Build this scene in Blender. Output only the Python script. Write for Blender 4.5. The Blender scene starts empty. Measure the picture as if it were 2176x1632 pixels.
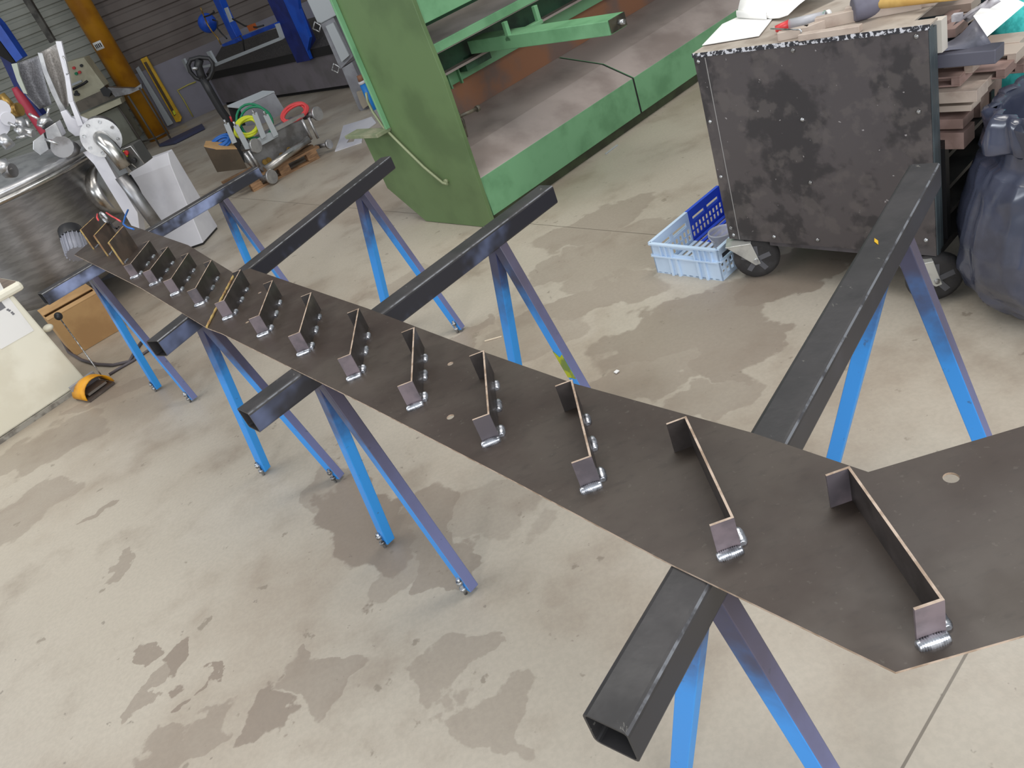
import bpy, bmesh, math, random
from mathutils import Vector as V, Matrix
random.seed(7)
SC = bpy.context.scene
COL = SC.collection
# ------------------------------------------------------------------ camera
EYE = V((0, 0, 1.8)); FPX = 1615.77; PITCH = 0.552777; ROLL = 0.393512
fw = V((0, math.cos(PITCH), -math.sin(PITCH))); r0 = V((1, 0, 0)); d0 = fw.cross(r0)
rt = math.cos(ROLL) * r0 + math.sin(ROLL) * d0
dn = -math.sin(ROLL) * r0 + math.cos(ROLL) * d0
cd = bpy.data.cameras.new('camera'); cam = bpy.data.objects.new('camera', cd); COL.objects.link(cam)
cd.sensor_width = 36; cd.lens = FPX / 2176 * 36; cd.clip_end = 200; cd.clip_start = 0.05
M4 = Matrix((rt, -dn, -fw)).transposed().to_4x4(); M4.translation = EYE
cam.matrix_world = M4; SC.camera = cam
# ------------------------------------------------------------------ world, light, exposure
SC.view_settings.view_transform = 'Standard'; SC.view_settings.look = 'None'
SC.view_settings.gamma = 1; SC.view_settings.use_curve_mapping = False
SC.view_settings.exposure = 0.0
wd = bpy.data.worlds.new('hall_daylight'); SC.world = wd; wd.use_nodes = True
bg = wd.node_tree.nodes['Background']; bg.inputs[0].default_value = (0.86, 0.93, 1.0, 1); bg.inputs[1].default_value = 0.34
def area(name, loc, target, sx, sy, watts, col):
    l = bpy.data.lights.new(name, 'AREA'); l.shape = 'RECTANGLE'; l.size = sx; l.size_y = sy; l.energy = watts; l.color = col
    o = bpy.data.objects.new(name, l); COL.objects.link(o); o.location = loc
    o.rotation_euler = (V(target) - V(loc)).to_track_quat('-Z', 'Y').to_euler(); return o
area('gate_daylight', (2.4, -3.6, 3.6), (0.3, 2.4, 0), 5.0, 3.0, 300, (0.95, 0.97, 1.0))
area('skylight_strip', (1.2, 3.4, 6.0), (0.8, 3.4, 0), 1.6, 6.0, 225, (1.0, 0.96, 0.91))
area('window_band', (-7.2, 2.7, 3.15), (1.2, 2.7, .9), 7.0, .75, 150, (0.86, 0.92, 1.0))
area('door_daylight', (-3.1, -4.6, 2.6), (-3.2, 6.0, .8), 1.3, 3.6, 190, (0.95, 0.97, 1.0))
area('skylight_strip', (-4.5, 4.0, 6.0), (-4.0, 6.0, 0), 1.6, 5.0, 120, (1.0, 0.95, 0.89))
# ------------------------------------------------------------------ geometry helpers
def ray(x, y): return rt * ((x - 1088) / FPX) + dn * ((y - 816) / FPX) + fw
def at(x, y, z=0.0):
    v = ray(x, y); return EYE + v * ((z - EYE.z) / v.z)
def azv(a): a = math.radians(a); return V((math.sin(a), math.cos(a), 0))
class Frame:
    """local axes: U along azimuth a, W horizontal to the left of U, Z up"""
    def __init__(s, o, a): s.o = V((o[0], o[1], 0)); s.U = azv(a); s.W = V((-s.U.y, s.U.x, 0))
    def __call__(s, u, w, z): return s.o + s.U * u + s.W * w + V((0, 0, z))
    def loc(s, p): q = p - s.o; return (q.dot(s.U), q.dot(s.W), p.z)
    def _pl(s, px, py, n, c):
        v = ray(px, py); return EYE + v * ((c - (EYE - s.o).dot(n)) / v.dot(n))
    def onw(s, px, py, w=0.0): return s._pl(px, py, s.W, w)
    def onu(s, px, py, u=0.0): return s._pl(px, py, s.U, u)
    def uz(s, px, py, w=0.0): a = s.loc(s.onw(px, py, w)); return a[0], a[2]
    def wz(s, px, py, u=0.0): a = s.loc(s.onu(px, py, u)); return a[1], a[2]
    def uw(s, px, py, z=0.0): a = s.loc(at(px, py, z)); return a[0], a[1]
def perp(d):
    d = d.normalized(); a = V((0, 0, 1)) if abs(d.z) < .9 else V((1, 0, 0))
    x = d.cross(a).normalized(); return x, d.cross(x).normalized()
class MB:
    def __init__(s): s.v = []; s.f = []; s.m = []; s.s = []; s.mi = 0
    def face(s, idx, sm=False): s.f.append(tuple(idx)); s.m.append(s.mi); s.s.append(sm)
    def add(s, pts): n = len(s.v); s.v += [V(p) for p in pts]; return n
    def box8(s, p):
        n = s.add(p)
        for q in ((0, 3, 2, 1), (4, 5, 6, 7), (0, 1, 5, 4), (1, 2, 6, 5), (2, 3, 7, 6), (3, 0, 4, 7)): s.face([n + i for i in q])
        return s
    def fbox(s, F, u0, u1, w0, w1, z0, z1):
        return s.box8([F(u0, w0, z0), F(u1, w0, z0), F(u1, w1, z0), F(u0, w1, z0), F(u0, w0, z1), F(u1, w0, z1), F(u1, w1, z1), F(u0, w1, z1)])
    def prism(s, pts, vec):
        vec = V(vec); k = len(pts); n = s.add(pts); s.add([V(p) + vec for p in pts])
        s.face(range(n, n + k)); s.face(range(n + 2 * k - 1, n + k - 1, -1))
        for i in range(k): j = (i + 1) % k; s.face((n + i, n + k + i, n + k + j, n + j))
        return s
    def bar(s, p0, p1, a, b, up=(0, 0, 1)):
        p0 = V(p0); p1 = V(p1); d = (p1 - p0).normalized(); up = V(up)
        x = d.cross(up)
        if x.length < 1e-4: x = d.cross(V((1, 0, 0)))
        x.normalize(); y = x.cross(d)
        x = x * a / 2; y = y * b / 2
        return s.box8([p0 - x - y, p0 + x - y, p0 + x + y, p0 - x + y, p1 - x - y, p1 + x - y, p1 + x + y, p1 - x + y])
    def cone(s, p0, p1, r0_, r1_, n=16, caps=True):
        p0 = V(p0); p1 = V(p1); x, y = perp(p1 - p0); b = len(s.v)
        for p, r in ((p0, r0_), (p1, r1_)): s.add([p + (x * math.cos(t) + y * math.sin(t)) * r for t in [2 * math.pi * i / n for i in range(n)]])
        for i in range(n): j = (i + 1) % n; s.face((b + i, b + j, b + n + j, b + n + i), True)
        if caps: s.face(range(b + n - 1, b - 1, -1)); s.face(range(b + n, b + 2 * n))
        return s
    def cyl(s, p0, p1, r, n=16): return s.cone(p0, p1, r, r, n)
    def tube(s, pts, r, n=8, closed=False):
        pts = [V(p) for p in pts]; k = len(pts); b = len(s.v); x = None
        for i, p in enumerate(pts):
            a = pts[(i - 1) % k] if (i > 0 or closed) else p; c = pts[(i + 1) % k] if (i < k - 1 or closed) else p
            d = (c - a).normalized()
            if x is None: x, _ = perp(d)
            x = (x - d * x.dot(d)).normalized(); y = d.cross(x)
            rr = r(i / max(1, k - 1)) if callable(r) else r
            s.add([p + (x * math.cos(t) + y * math.sin(t)) * rr for t in [2 * math.pi * q / n for q in range(n)]])
        for i in range(k if closed else k - 1):
            o1 = b + i * n; o2 = b + ((i + 1) % k) * n
            for q in range(n): j = (q + 1) % n; s.face((o1 + q, o1 + j, o2 + j, o2 + q), True)
        if not closed: s.face(range(b + n - 1, b - 1, -1)); s.face(range(b + (k - 1) * n, b + k * n))
        return s
    def lathe(s, o, ax, prof, n=32, cap=True):
        o = V(o); ax = V(ax).normalized(); x, y = perp(ax); b = len(s.v); k = len(prof)
        for r, h in prof: s.add([o + ax * h + (x * math.cos(t) + y * math.sin(t)) * max(r, 1e-4) for t in [2 * math.pi * i / n for i in range(n)]])
        for i in range(k - 1):
            for q in range(n): j = (q + 1) % n; s.face((b + i * n + q, b + i * n + j, b + (i + 1) * n + j, b + (i + 1) * n + q), True)
        if cap: s.face(range(b + n - 1, b - 1, -1)); s.face(range(b + (k - 1) * n, b + k * n))
        return s
    def ball(s, c, r, n=14, sz=1.0):
        return s.lathe(c, (0, 0, 1), [(r * math.sin(math.pi * i / n), -r * sz * math.cos(math.pi * i / n)) for i in range(n + 1)], 18, False)
    def grid(s, rows, sm=True, closed=False):
        b = len(s.v); n = len(rows[0])
        for r in rows: s.add(r)
        for i in range(len(rows) - 1):
            for q in range(n if closed else n - 1): j = (q + 1) % n; s.face((b + i * n + q, b + i * n + j, b + (i + 1) * n + j, b + (i + 1) * n + q), sm)
        return s
    def build(s, name, mat, parent=None, bevel=0, solid=0, sub=0, weld=False):
        o0 = V((0, 0, 0)) if parent is None else wloc(parent)
        me = bpy.data.meshes.new(name); me.from_pydata([p - o0 for p in s.v], [], s.f)
        for m in (mat if isinstance(mat, (list, tuple)) else [mat]): me.materials.append(m)
        for p, mi, sm in zip(me.polygons, s.m, s.s): p.material_index = mi; p.use_smooth = sm
        bm = bmesh.new(); bm.from_mesh(me)
        if weld: bmesh.ops.remove_doubles(bm, verts=bm.verts, dist=1e-4)
        bmesh.ops.recalc_face_normals(bm, faces=bm.faces); bm.to_mesh(me); bm.free()
        o = bpy.data.objects.new(name, me); COL.objects.link(o)
        if parent is not None: o.parent = parent
        if solid: m = o.modifiers.new('s', 'SOLIDIFY'); m.thickness = solid; m.offset = 0
        if sub: m = o.modifiers.new('d', 'SUBSURF'); m.levels = sub; m.render_levels = sub
        if bevel: m = o.modifiers.new('b', 'BEVEL'); m.width = bevel; m.segments = 2; m.limit_method = 'ANGLE'; m.angle_limit = math.radians(40)
        return o
def wloc(o):
    p = V((0, 0, 0))
    while o is not None: p = p + o.location; o = o.parent
    return p
def tag(o, label, cat, group=None, kind=None):
    if label: o['label'] = label
    if cat: o['category'] = cat
    if group: o['group'] = group
    if kind: o['kind'] = kind
    return o
def thing(name, loc, label, cat, group=None):
    o = bpy.data.objects.new(name, None); o.empty_display_size = .05; COL.objects.link(o); o.location = loc
    return tag(o, label, cat, group)
def struct(name, mb, mat): o = mb.build(name, mat); o['kind'] = 'structure'; return o
def solo(name, mb, mat, label, cat, group=None, **k):
    return tag(mb.build(name, mat, None, **k), label, cat, group)
# ------------------------------------------------------------------ materials
def lin(c):
    return tuple(((x / 255) / 12.92 if x / 255 <= .04045 else ((x / 255 + .055) / 1.055) ** 2.4) for x in c) + (1,)
class N:
    def __init__(s, name):
        s.m = bpy.data.materials.new(name); s.m.use_nodes = True; s.t = s.m.node_tree
        s.b = s.t.nodes['Principled BSDF']; s.tc = s.t.nodes.new('ShaderNodeTexCoord'); s.geo = s.t.nodes.new('ShaderNodeNewGeometry')
    def n(s, ty, **kw):
        o = s.t.nodes.new(ty)
        for k, v in kw.items(): setattr(o, k, v)
        return o
    def l(s, a, b): s.t.links.new(a, b)
    def val(s, sock, x):
        if hasattr(x, 'is_linked') or hasattr(x, 'links'): s.l(x, sock)
        else: sock.default_value = x
    def noise(s, scale, detail=4, rough=.55, vec=None, dist=0, stretch=None):
        n = s.n('ShaderNodeTexNoise'); n.inputs['Scale'].default_value = scale; n.inputs['Detail'].default_value = detail
        n.inputs['Roughness'].default_value = rough; n.inputs['Distortion'].default_value = dist
        src = vec or s.tc.outputs['Object']
        if stretch:
            mp = s.n('ShaderNodeMapping'); mp.inputs['Scale'].default_value = stretch; s.l(src, mp.inputs[0]); src = mp.outputs[0]
        s.l(src, n.inputs['Vector']); return n.outputs['Fac']
    def ramp(s, f, lo, hi, a=0.0, b=1.0):
        r = s.n('ShaderNodeMapRange'); r.interpolation_type = 'SMOOTHSTEP'
        s.l(f, r.inputs[0]); r.inputs[1].default_value = lo; r.inputs[2].default_value = hi; r.inputs[3].default_value = a; r.inputs[4].default_value = b
        return r.outputs[0]
    def math(s, op, a, b=None):
        n = s.n('ShaderNodeMath', operation=op); s.val(n.inputs[0], a)
        if b is not None: s.val(n.inputs[1], b)
        return n.outputs[0]
    def mix(s, f, a, b):
        n = s.n('ShaderNodeMix'); n.data_type = 'RGBA'; s.val(n.inputs[0], f); s.val(n.inputs[6], a); s.val(n.inputs[7], b); return n.outputs[2]
    def bump(s, h, strength, dist=.01):
        n = s.n('ShaderNodeBump'); n.inputs['Strength'].default_value = strength; n.inputs['Distance'].default_value = dist; s.l(h, n.inputs['Height']); s.l(n.outputs[0], s.b.inputs['Normal'])
    def out(s, col, rough, metal=0.0, spec=None):
        s.val(s.b.inputs['Base Color'], col); s.val(s.b.inputs['Roughness'], rough); s.val(s.b.inputs['Metallic'], metal)
        if spec is not None: s.b.inputs['Specular IOR Level'].default_value = spec
        return s.m
def mat(name, c, c2=None, scale=6, lo=.42, hi=.62, rough=.5, rough2=None, metal=0.0, detail=5, stretch=None, bump=0, spec=None):
    k = N(name)
    if c2 is None and rough2 is None: return k.out(lin(c), rough, metal, spec)
    f = k.ramp(k.noise(scale, detail, stretch=stretch), lo, hi)
    if bump: k.bump(k.noise(scale * 4, 3), bump, .004)
    return k.out(k.mix(f, lin(c), lin(c2 or c)), rough if rough2 is None else k.ramp(k.noise(scale * 1.3, 4), .35, .65, rough, rough2), metal, spec)
def glass_like(name, c, alpha):
    k = N(name); k.b.inputs['Alpha'].default_value = alpha; return k.out(lin(c), .25)
# --- surfaces
def floor_material():
    k = N('stained_concrete'); P = k.geo.outputs['Position']
    nz = k.n('ShaderNodeTexNoise'); nz.inputs['Scale'].default_value = 4.5; nz.inputs['Detail'].default_value = 5; k.l(P, nz.inputs['Vector'])
    sub = k.n('ShaderNodeVectorMath', operation='SUBTRACT'); k.l(nz.outputs['Color'], sub.inputs[0]); sub.inputs[1].default_value = (.5, .5, .5)
    sc = k.n('ShaderNodeVectorMath', operation='SCALE'); k.l(sub.outputs[0], sc.inputs[0]); sc.inputs['Scale'].default_value = .55
    ad = k.n('ShaderNodeVectorMath', operation='ADD'); k.l(P, ad.inputs[0]); k.l(sc.outputs[0], ad.inputs[1]); PD = ad.outputs[0]
    total = None
    # oil and water stains: centre (m), radii (m), turn (deg), strength
    for (cx, cy, rx, ry, an, st) in STAINS:
        mp = k.n('ShaderNodeMapping', vector_type='TEXTURE'); k.l(PD, mp.inputs[0])
        mp.inputs['Location'].default_value = (cx, cy, 0); mp.inputs['Rotation'].default_value = (0, 0, math.radians(an)); mp.inputs['Scale'].default_value = (rx, ry, 50)
        ln = k.n('ShaderNodeVectorMath', operation='LENGTH'); k.l(mp.outputs[0], ln.inputs[0])
        f = k.ramp(ln.outputs['Value'], .93, 1.07, st, 0.0)
        total = f if total is None else k.math('MAXIMUM', total, f)
    big = k.ramp(k.noise(.55, 5, .6, P), .44, .62)
    c = k.mix(big, lin((182, 173, 158)), lin((162, 149, 133)))
    c = k.mix(k.ramp(k.noise(2.2, 6, .65, P), .5, .72, 0, .55), c, lin((146, 133, 118)))
    c = k.mix(k.ramp(k.noise(.9, 3, .5, PD), .55, .7, 0, .45), c, lin((194, 186, 173)))
    c = k.mix(total, c, lin((132, 118, 105)))
    c = k.mix(k.ramp(k.noise(9, 4, .6, P), .655, .70, 0, .6), c, lin((126, 115, 101)))
    c = k.mix(k.ramp(k.noise(24, 3, .6, P), .69, .74, 0, .5), c, lin((104, 95, 86)))
    c = k.mix(k.ramp(k.noise(60, 2, .6, P), .3, .7, 0, .12), c, lin((110, 104, 96)))
    sep = k.n('ShaderNodeSeparateXYZ'); k.l(P, sep.inputs[0])
    for (nx, ny, d, w) in ((-.524, .852, None, .004), (.852, .524, None, .0035)):   # saw-cut joints
        px = (JOINT if nx < 0 else JOINT2); d = nx * px[0] + ny * px[1]
        s_ = k.math('ADD', k.math('MULTIPLY', sep.outputs[0], nx), k.math('MULTIPLY', sep.outputs[1], ny))
        g = k.math('ABSOLUTE', k.math('SUBTRACT', s_, d))
        c = k.mix(k.ramp(g, w * .6, w, .75, 0.0), c, lin((88, 80, 70)))
    k.bump(k.noise(70, 4, .6, P), .12, .003)
    return k.out(c, k.ramp(k.noise(1.3, 4, .5, P), .35, .65, .34, .55))
def px_st(x, y, rx, ry, an, st):
    p = at(x, y); s = (p - EYE).length / FPX; return (p.x, p.y, rx * s, ry * s * 1.25, an, st)
STAINS = [px_st(*a) for a in ((770, 1110, 95, 150, 20, .75), (930, 1110, 70, 120, 0, .6), (960, 1240, 50, 60, 40, .55), (700, 1030, 60, 60, 0, .4),
    (362, 1415, 38, 32, 20, .8), (290, 1425, 14, 26, -30, .7), (300, 1500, 22, 60, -35, .55), (555, 1520, 62, 42, 30, .75), (690, 1425, 72, 55, 10, .5), (690, 1370, 25, 16, 30, .55),
    (400, 1472, 12, 25, -40, .8), (380, 1590, 70, 40, 10, .5), (200, 1100, 40, 14, 30, .6), (235, 1205, 18, 34, -40, .5), (950, 1430, 60, 70, 0, .4), (1050, 1530, 80, 60, 20, .4),
    (1450, 690, 190, 90, 0, .62), (1250, 640, 160, 60, -10, .5), (1560, 740, 90, 80, 0, .62), (1500, 850, 120, 50, 0, .45), (1270, 470, 130, 60, 0, .45), (1180, 560, 90, 45, 0, .4),
    (1720, 560, 170, 60, 5, .75), (980, 720, 70, 30, 0, .5), (900, 590, 150, 40, -20, .3), (250, 830, 120, 25, 0, .45), (90, 950, 130, 60, 0, .5), (50, 1090, 90, 60, 0, .45), (2080, 1010, 60, 70, 0, .35), (1330, 520, 170, 70, -15, .35), (1120, 720, 150, 60, 0, .35), (1400, 790, 170, 60, 0, .5), (1300, 560, 120, 70, 0, .4), (1050, 1080, 120, 90, 0, .3), (870, 1200, 120, 50, 20, .4))]
JOINT = (0.60, 0.915); JOINT2 = tuple(at(1280, 489))[:2]
FLOOR = floor_material()
def plate_steel():
    k = N('mill_scale_steel'); c = k.mix(k.ramp(k.noise(2.6, 6, .6), .4, .62), lin((62, 52, 46)), lin((74, 66, 59)))
    c = k.mix(k.ramp(k.noise(26, 5, .65, stretch=(1, 2.4, 1)), .5, .75, 0, .38), c, lin((46, 40, 36)))
    c = k.mix(k.ramp(k.noise(90, 2), .66, .72, 0, .4), c, lin((92, 86, 78)))
    k.bump(k.noise(45, 4), .06, .002)
    return k.out(c, k.ramp(k.noise(5, 5), .35, .65, .38, .54), 0, .4)
STEEL = plate_steel()
STEEL_B = mat('dark_bent_steel', (50, 45, 43), (66, 60, 58), 14, .4, .7, .33, .48)
CUT = mat('cut_steel_edge', (188, 168, 150), (150, 128, 108), 30, rough=.45)
CUTY = mat('tan_cut_edge', (178, 152, 92), (140, 104, 70), 25, rough=.55)
BROWN_ST = mat('brown_steel_face', (92, 78, 68), (74, 63, 56), 8, rough=.5)
WELD = mat('fresh_weld_bead', (225, 228, 235), (150, 152, 158), 60, rough=.28, metal=.85)
RUST = mat('rusted_steel', (150, 104, 76), (124, 102, 92), 2.6, rough=.7, detail=7)
def beam_paint():
    k = N('black_sprayed_beam'); c = k.mix(k.ramp(k.noise(7, 5), .4, .62), lin((54, 52, 53)), lin((43, 42, 43)))
    c = k.mix(k.ramp(k.noise(34, 6, .7, stretch=(1.6, .6, 1)), .66, .72, 0, .7), c, lin((126, 124, 118)))
    k.bump(k.noise(30, 3), .2, .004); return k.out(c, k.ramp(k.noise(9, 4), .35, .65, .42, .6))
BEAMP = beam_paint()
WORN_HI = mat('worn_highlit_beam_edge', (112, 114, 118), (66, 65, 67), 22, .45, .6, .4)  # worn edge, its highlight line also painted in as lighter colour
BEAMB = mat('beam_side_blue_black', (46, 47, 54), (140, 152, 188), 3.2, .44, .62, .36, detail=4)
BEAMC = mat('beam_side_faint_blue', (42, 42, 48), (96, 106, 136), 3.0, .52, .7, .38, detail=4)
BEAMD = mat('beam_side_black', (43, 42, 45), (54, 53, 58), 5, .45, .7, .4, detail=4)
YPAINT = mat('yellow_green_paint', (170, 176, 30), (110, 130, 60), 20, .45, .6, .5)
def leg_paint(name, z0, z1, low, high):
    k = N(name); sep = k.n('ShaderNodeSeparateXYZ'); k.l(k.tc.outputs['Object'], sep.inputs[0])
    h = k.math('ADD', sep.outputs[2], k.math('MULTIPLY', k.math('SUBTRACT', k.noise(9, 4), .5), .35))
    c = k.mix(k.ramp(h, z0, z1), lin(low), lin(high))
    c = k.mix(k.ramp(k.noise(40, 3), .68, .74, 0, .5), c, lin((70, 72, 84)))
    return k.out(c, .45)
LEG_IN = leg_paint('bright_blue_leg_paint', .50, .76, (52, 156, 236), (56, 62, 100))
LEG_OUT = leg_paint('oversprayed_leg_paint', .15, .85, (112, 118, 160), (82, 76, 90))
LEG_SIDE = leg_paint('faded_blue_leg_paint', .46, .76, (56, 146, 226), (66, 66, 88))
ZINC = mat('zinc_bolt', (196, 198, 200), (120, 118, 116), 50, rough=.35, metal=.8)
STAINLESS = mat('brushed_stainless', (200, 198, 194), (172, 169, 164), 5, rough=.24, rough2=.34, metal=1.0)
def brushed(name, c, rough, ani):
    k = N(name); tg = k.n('ShaderNodeTangent'); tg.direction_type = 'RADIAL'; tg.axis = 'Z'
    k.b.inputs['Anisotropic'].default_value = ani; k.b.inputs['Anisotropic Rotation'].default_value = .25; k.l(tg.outputs[0], k.b.inputs['Tangent'])
    return k.out(k.mix(k.ramp(k.noise(7, 4, stretch=(1, 1, 5)), .4, .6), lin(c), lin([x * .9 for x in c])), rough, 1.0)
BRUSHED = brushed('circular_brushed_stainless', (160, 158, 157), .5, .92)
STAIN_M = mat('satin_stainless', (205, 205, 205), (180, 180, 182), 8, rough=.38, metal=.9)
STAIN_D = mat('dull_stainless', (150, 150, 152), (120, 118, 118), 6, rough=.42, metal=.8)
GREEN = mat('green_machine_paint', (98, 122, 80), (86, 108, 70), 2.2, rough=.42, detail=6)
GREEN_L = mat('light_green_paint', (114, 164, 122), (94, 142, 102), 3.5, .45, .7, .45, detail=6)
GREEN_D = mat('dark_green_paint', (52, 92, 66), (38, 62, 48), 4, rough=.55)
GREEN_DIRT = mat('dirty_green_plinth', (66, 74, 50), (54, 56, 40), 5, rough=.7)
DUST = mat('dusty_worn_steel', (176, 164, 158), (142, 130, 124), 2.0, .4, .7, .5, detail=6)
BLACKP = mat('black_paint', (36, 36, 38), rough=.45)
RUBBER = mat('black_rubber', (48, 46, 46), (62, 60, 60), 12, rough=.7)
def cart_panel():
    k = N('black_smudged_panel'); a = k.ramp(k.noise(5, 5, .6), .47, .56); b = k.ramp(k.noise(11, 4), .52, .62)
    c = k.mix(a, lin((78, 73, 74)), lin((52, 49, 51))); c = k.mix(k.math('MULTIPLY', b, .5), c, lin((96, 90, 88)))
    c = k.mix(k.ramp(k.noise(40, 2), .73, .76, 0, .8), c, lin((170, 165, 165)))
    return k.out(c, k.mix(a, (.24, .24, .24, 1), (.42, .42, .42, 1)), 0, .6)
CARTP = cart_panel()
CHIP = mat('chipped_white_edge', (205, 206, 212), (46, 46, 52), 62, .44, .5, .6)
WORKTOP = mat('grey_worktop', (176, 166, 154), (150, 138, 126), 6, rough=.6)
WHITE = mat('white_paper', (238, 237, 234), (228, 227, 224), 3, rough=.8)
WHITEP = mat('white_paint', (222, 222, 228), (206, 206, 214), 2, rough=.4)
CREAM = mat('cream_machine_paint', (236, 232, 214), (222, 216, 196), 2.5, rough=.45)
CONSOLE = mat('aged_cream_paint', (188, 184, 160), (172, 166, 142), 4, rough=.55)
CONS_D = mat('grey_green_paint', (126, 128, 116), (112, 112, 100), 3, rough=.6)
YELLOW = mat('column_yellow', (186, 128, 24), (160, 104, 18), 2, rough=.35)
YELLOW2 = mat('level_yellow', (214, 170, 24), (190, 150, 20), 8, rough=.4)
SAFETY = mat('pedal_orange_yellow', (226, 158, 22), (196, 130, 26), 10, rough=.45)
BLUE = mat('strong_blue_paint', (26, 82, 190), (20, 68, 168), 3, rough=.35)
NAVY = mat('navy_blue_paint', (30, 46, 120), (24, 36, 98), 3, rough=.4)
GREYP = mat('grey_machine_paint', (146, 148, 154), (128, 128, 134), 3, rough=.45)
GREY_L = mat('light_grey_paint', (176, 182, 186), rough=.45)
PLINTH = mat('grey_machine_plinth', (120, 114, 120), (104, 100, 102), 1.5, rough=.6)
MESH_D = mat('dark_wire_mesh', (84, 80, 76), (50, 48, 47), 60, .4, .6, .6)
MESH_L = mat('perforated_sheet', (192, 188, 184), (160, 156, 152), 70, .4, .6, .45, metal=.3)
MESH_G = mat('grey_perforated_sheet', (140, 140, 144), (112, 112, 116), 70, .4, .6, .55, metal=.2)
CARD = mat('brown_cardboard', (190, 152, 104), (172, 134, 90), 3, rough=.8)
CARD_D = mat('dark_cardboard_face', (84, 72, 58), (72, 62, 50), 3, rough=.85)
WOOD = mat('pallet_wood', (162, 126, 92), (128, 98, 72), 8, rough=.75, stretch=(1, 1, 6))
WOODL = mat('ash_handle_wood', (226, 188, 112), (206, 164, 90), 12, rough=.5)
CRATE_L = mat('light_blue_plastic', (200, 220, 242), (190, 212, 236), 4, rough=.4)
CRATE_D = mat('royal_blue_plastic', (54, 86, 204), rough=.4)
CLEARP = glass_like('cloudy_clear_plastic', (205, 206, 212), .55)
BAGP = mat('dark_bag_plastic', (72, 76, 94), (58, 62, 78), 5, rough=.13, rough2=.24, spec=1.0)
RED = mat('red_plastic', (206, 60, 62), rough=.4)
GREENH = mat('green_hose', (22, 128, 88), rough=.45)
YELH = mat('yellow_hose', (206, 214, 46), rough=.45)
REDH = mat('red_hose', (216, 74, 76), rough=.45)
BLUEH = mat('blue_hose', (40, 104, 186), rough=.45)
TEAL = mat('teal_fabric', (70, 200, 196), (46, 166, 164), 30, rough=.8)
OFFC = mat('raw_profile_steel', (192, 177, 164), (168, 150, 138), 7, rough=.5, metal=.15)
OFFR = mat('rusty_profile_steel', (158, 132, 124), (134, 110, 102), 9, rough=.6)
MALLET = mat('grey_rubber', (104, 102, 116), (92, 90, 102), 8, rough=.6)
BRASS = mat('brass', (160, 130, 70), (130, 100, 50), 12, rough=.4, metal=.6)
DARKIN = mat('dark_interior', (30, 29, 29), rough=.8)
MOTOR = mat('motor_grey', (146, 148, 158), rough=.45)
WALLC = mat('brown_grey_cladding', (112, 103, 98), (92, 82, 78), .6, rough=.7, detail=3)
WALLL = mat('grey_cladding', (164, 166, 158), (146, 148, 140), 1.2, rough=.65, detail=3)
DADO = mat('lower_wall_paint', (132, 130, 142), (118, 114, 120), .8, rough=.7)
BLUEP = mat('sky_blue_pipe_paint', (34, 130, 214), rough=.4)
FLANGE_REFL = mat('painted_reflection_steel', (120, 108, 112), (86, 80, 84), 9, rough=.36, rough2=.5)  # bracket steel with the flanges' purple-grey reflection painted into the colour
INK = mat('printed_ink', (40, 40, 44), rough=.7)
INKG = mat('green_print', (60, 150, 110), rough=.7)
# ------------------------------------------------------------------ setting
fl = MB(); fl.add([(-16, -6, 0), (14, -6, 0), (14, 30, 0), (-16, 30, 0)]); fl.face((0, 1, 2, 3)); struct('floor', fl, FLOOR)
WB = Frame(at(470, 226), 76)          # wall behind the roller bed
def ribbed(F, u0, u1, z0, z1, w, step, depth):
    m = MB(); z = z0; rows = []
    while z < z1:
        for dz, dw in ((0, 0), (step * .55, 0), (step * .65, depth), (step * .9, depth), (step, 0)): rows.append((z + dz, w + dw))
        z += step
    m.grid([[F(u0, ww, zz), F(u1, ww, zz)] for zz, ww in rows], False); return m
uc = WB.uz(255, 120)[0]
wl = ribbed(WB, uc, uc + 22, 1.15, 7.5, 0, .22, .03); struct('wall_back', wl, WALLC)
wl2 = MB().fbox(WB, uc, uc + 22, -.01, .12, 0, 1.15); struct('trim_1', wl2, DADO)
WL = Frame(WB(uc, 0, 0), 64)
struct('wall_left', ribbed(WL, -9, 0, 0, 7.5, 0, .16, .03), WALLL)
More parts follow.
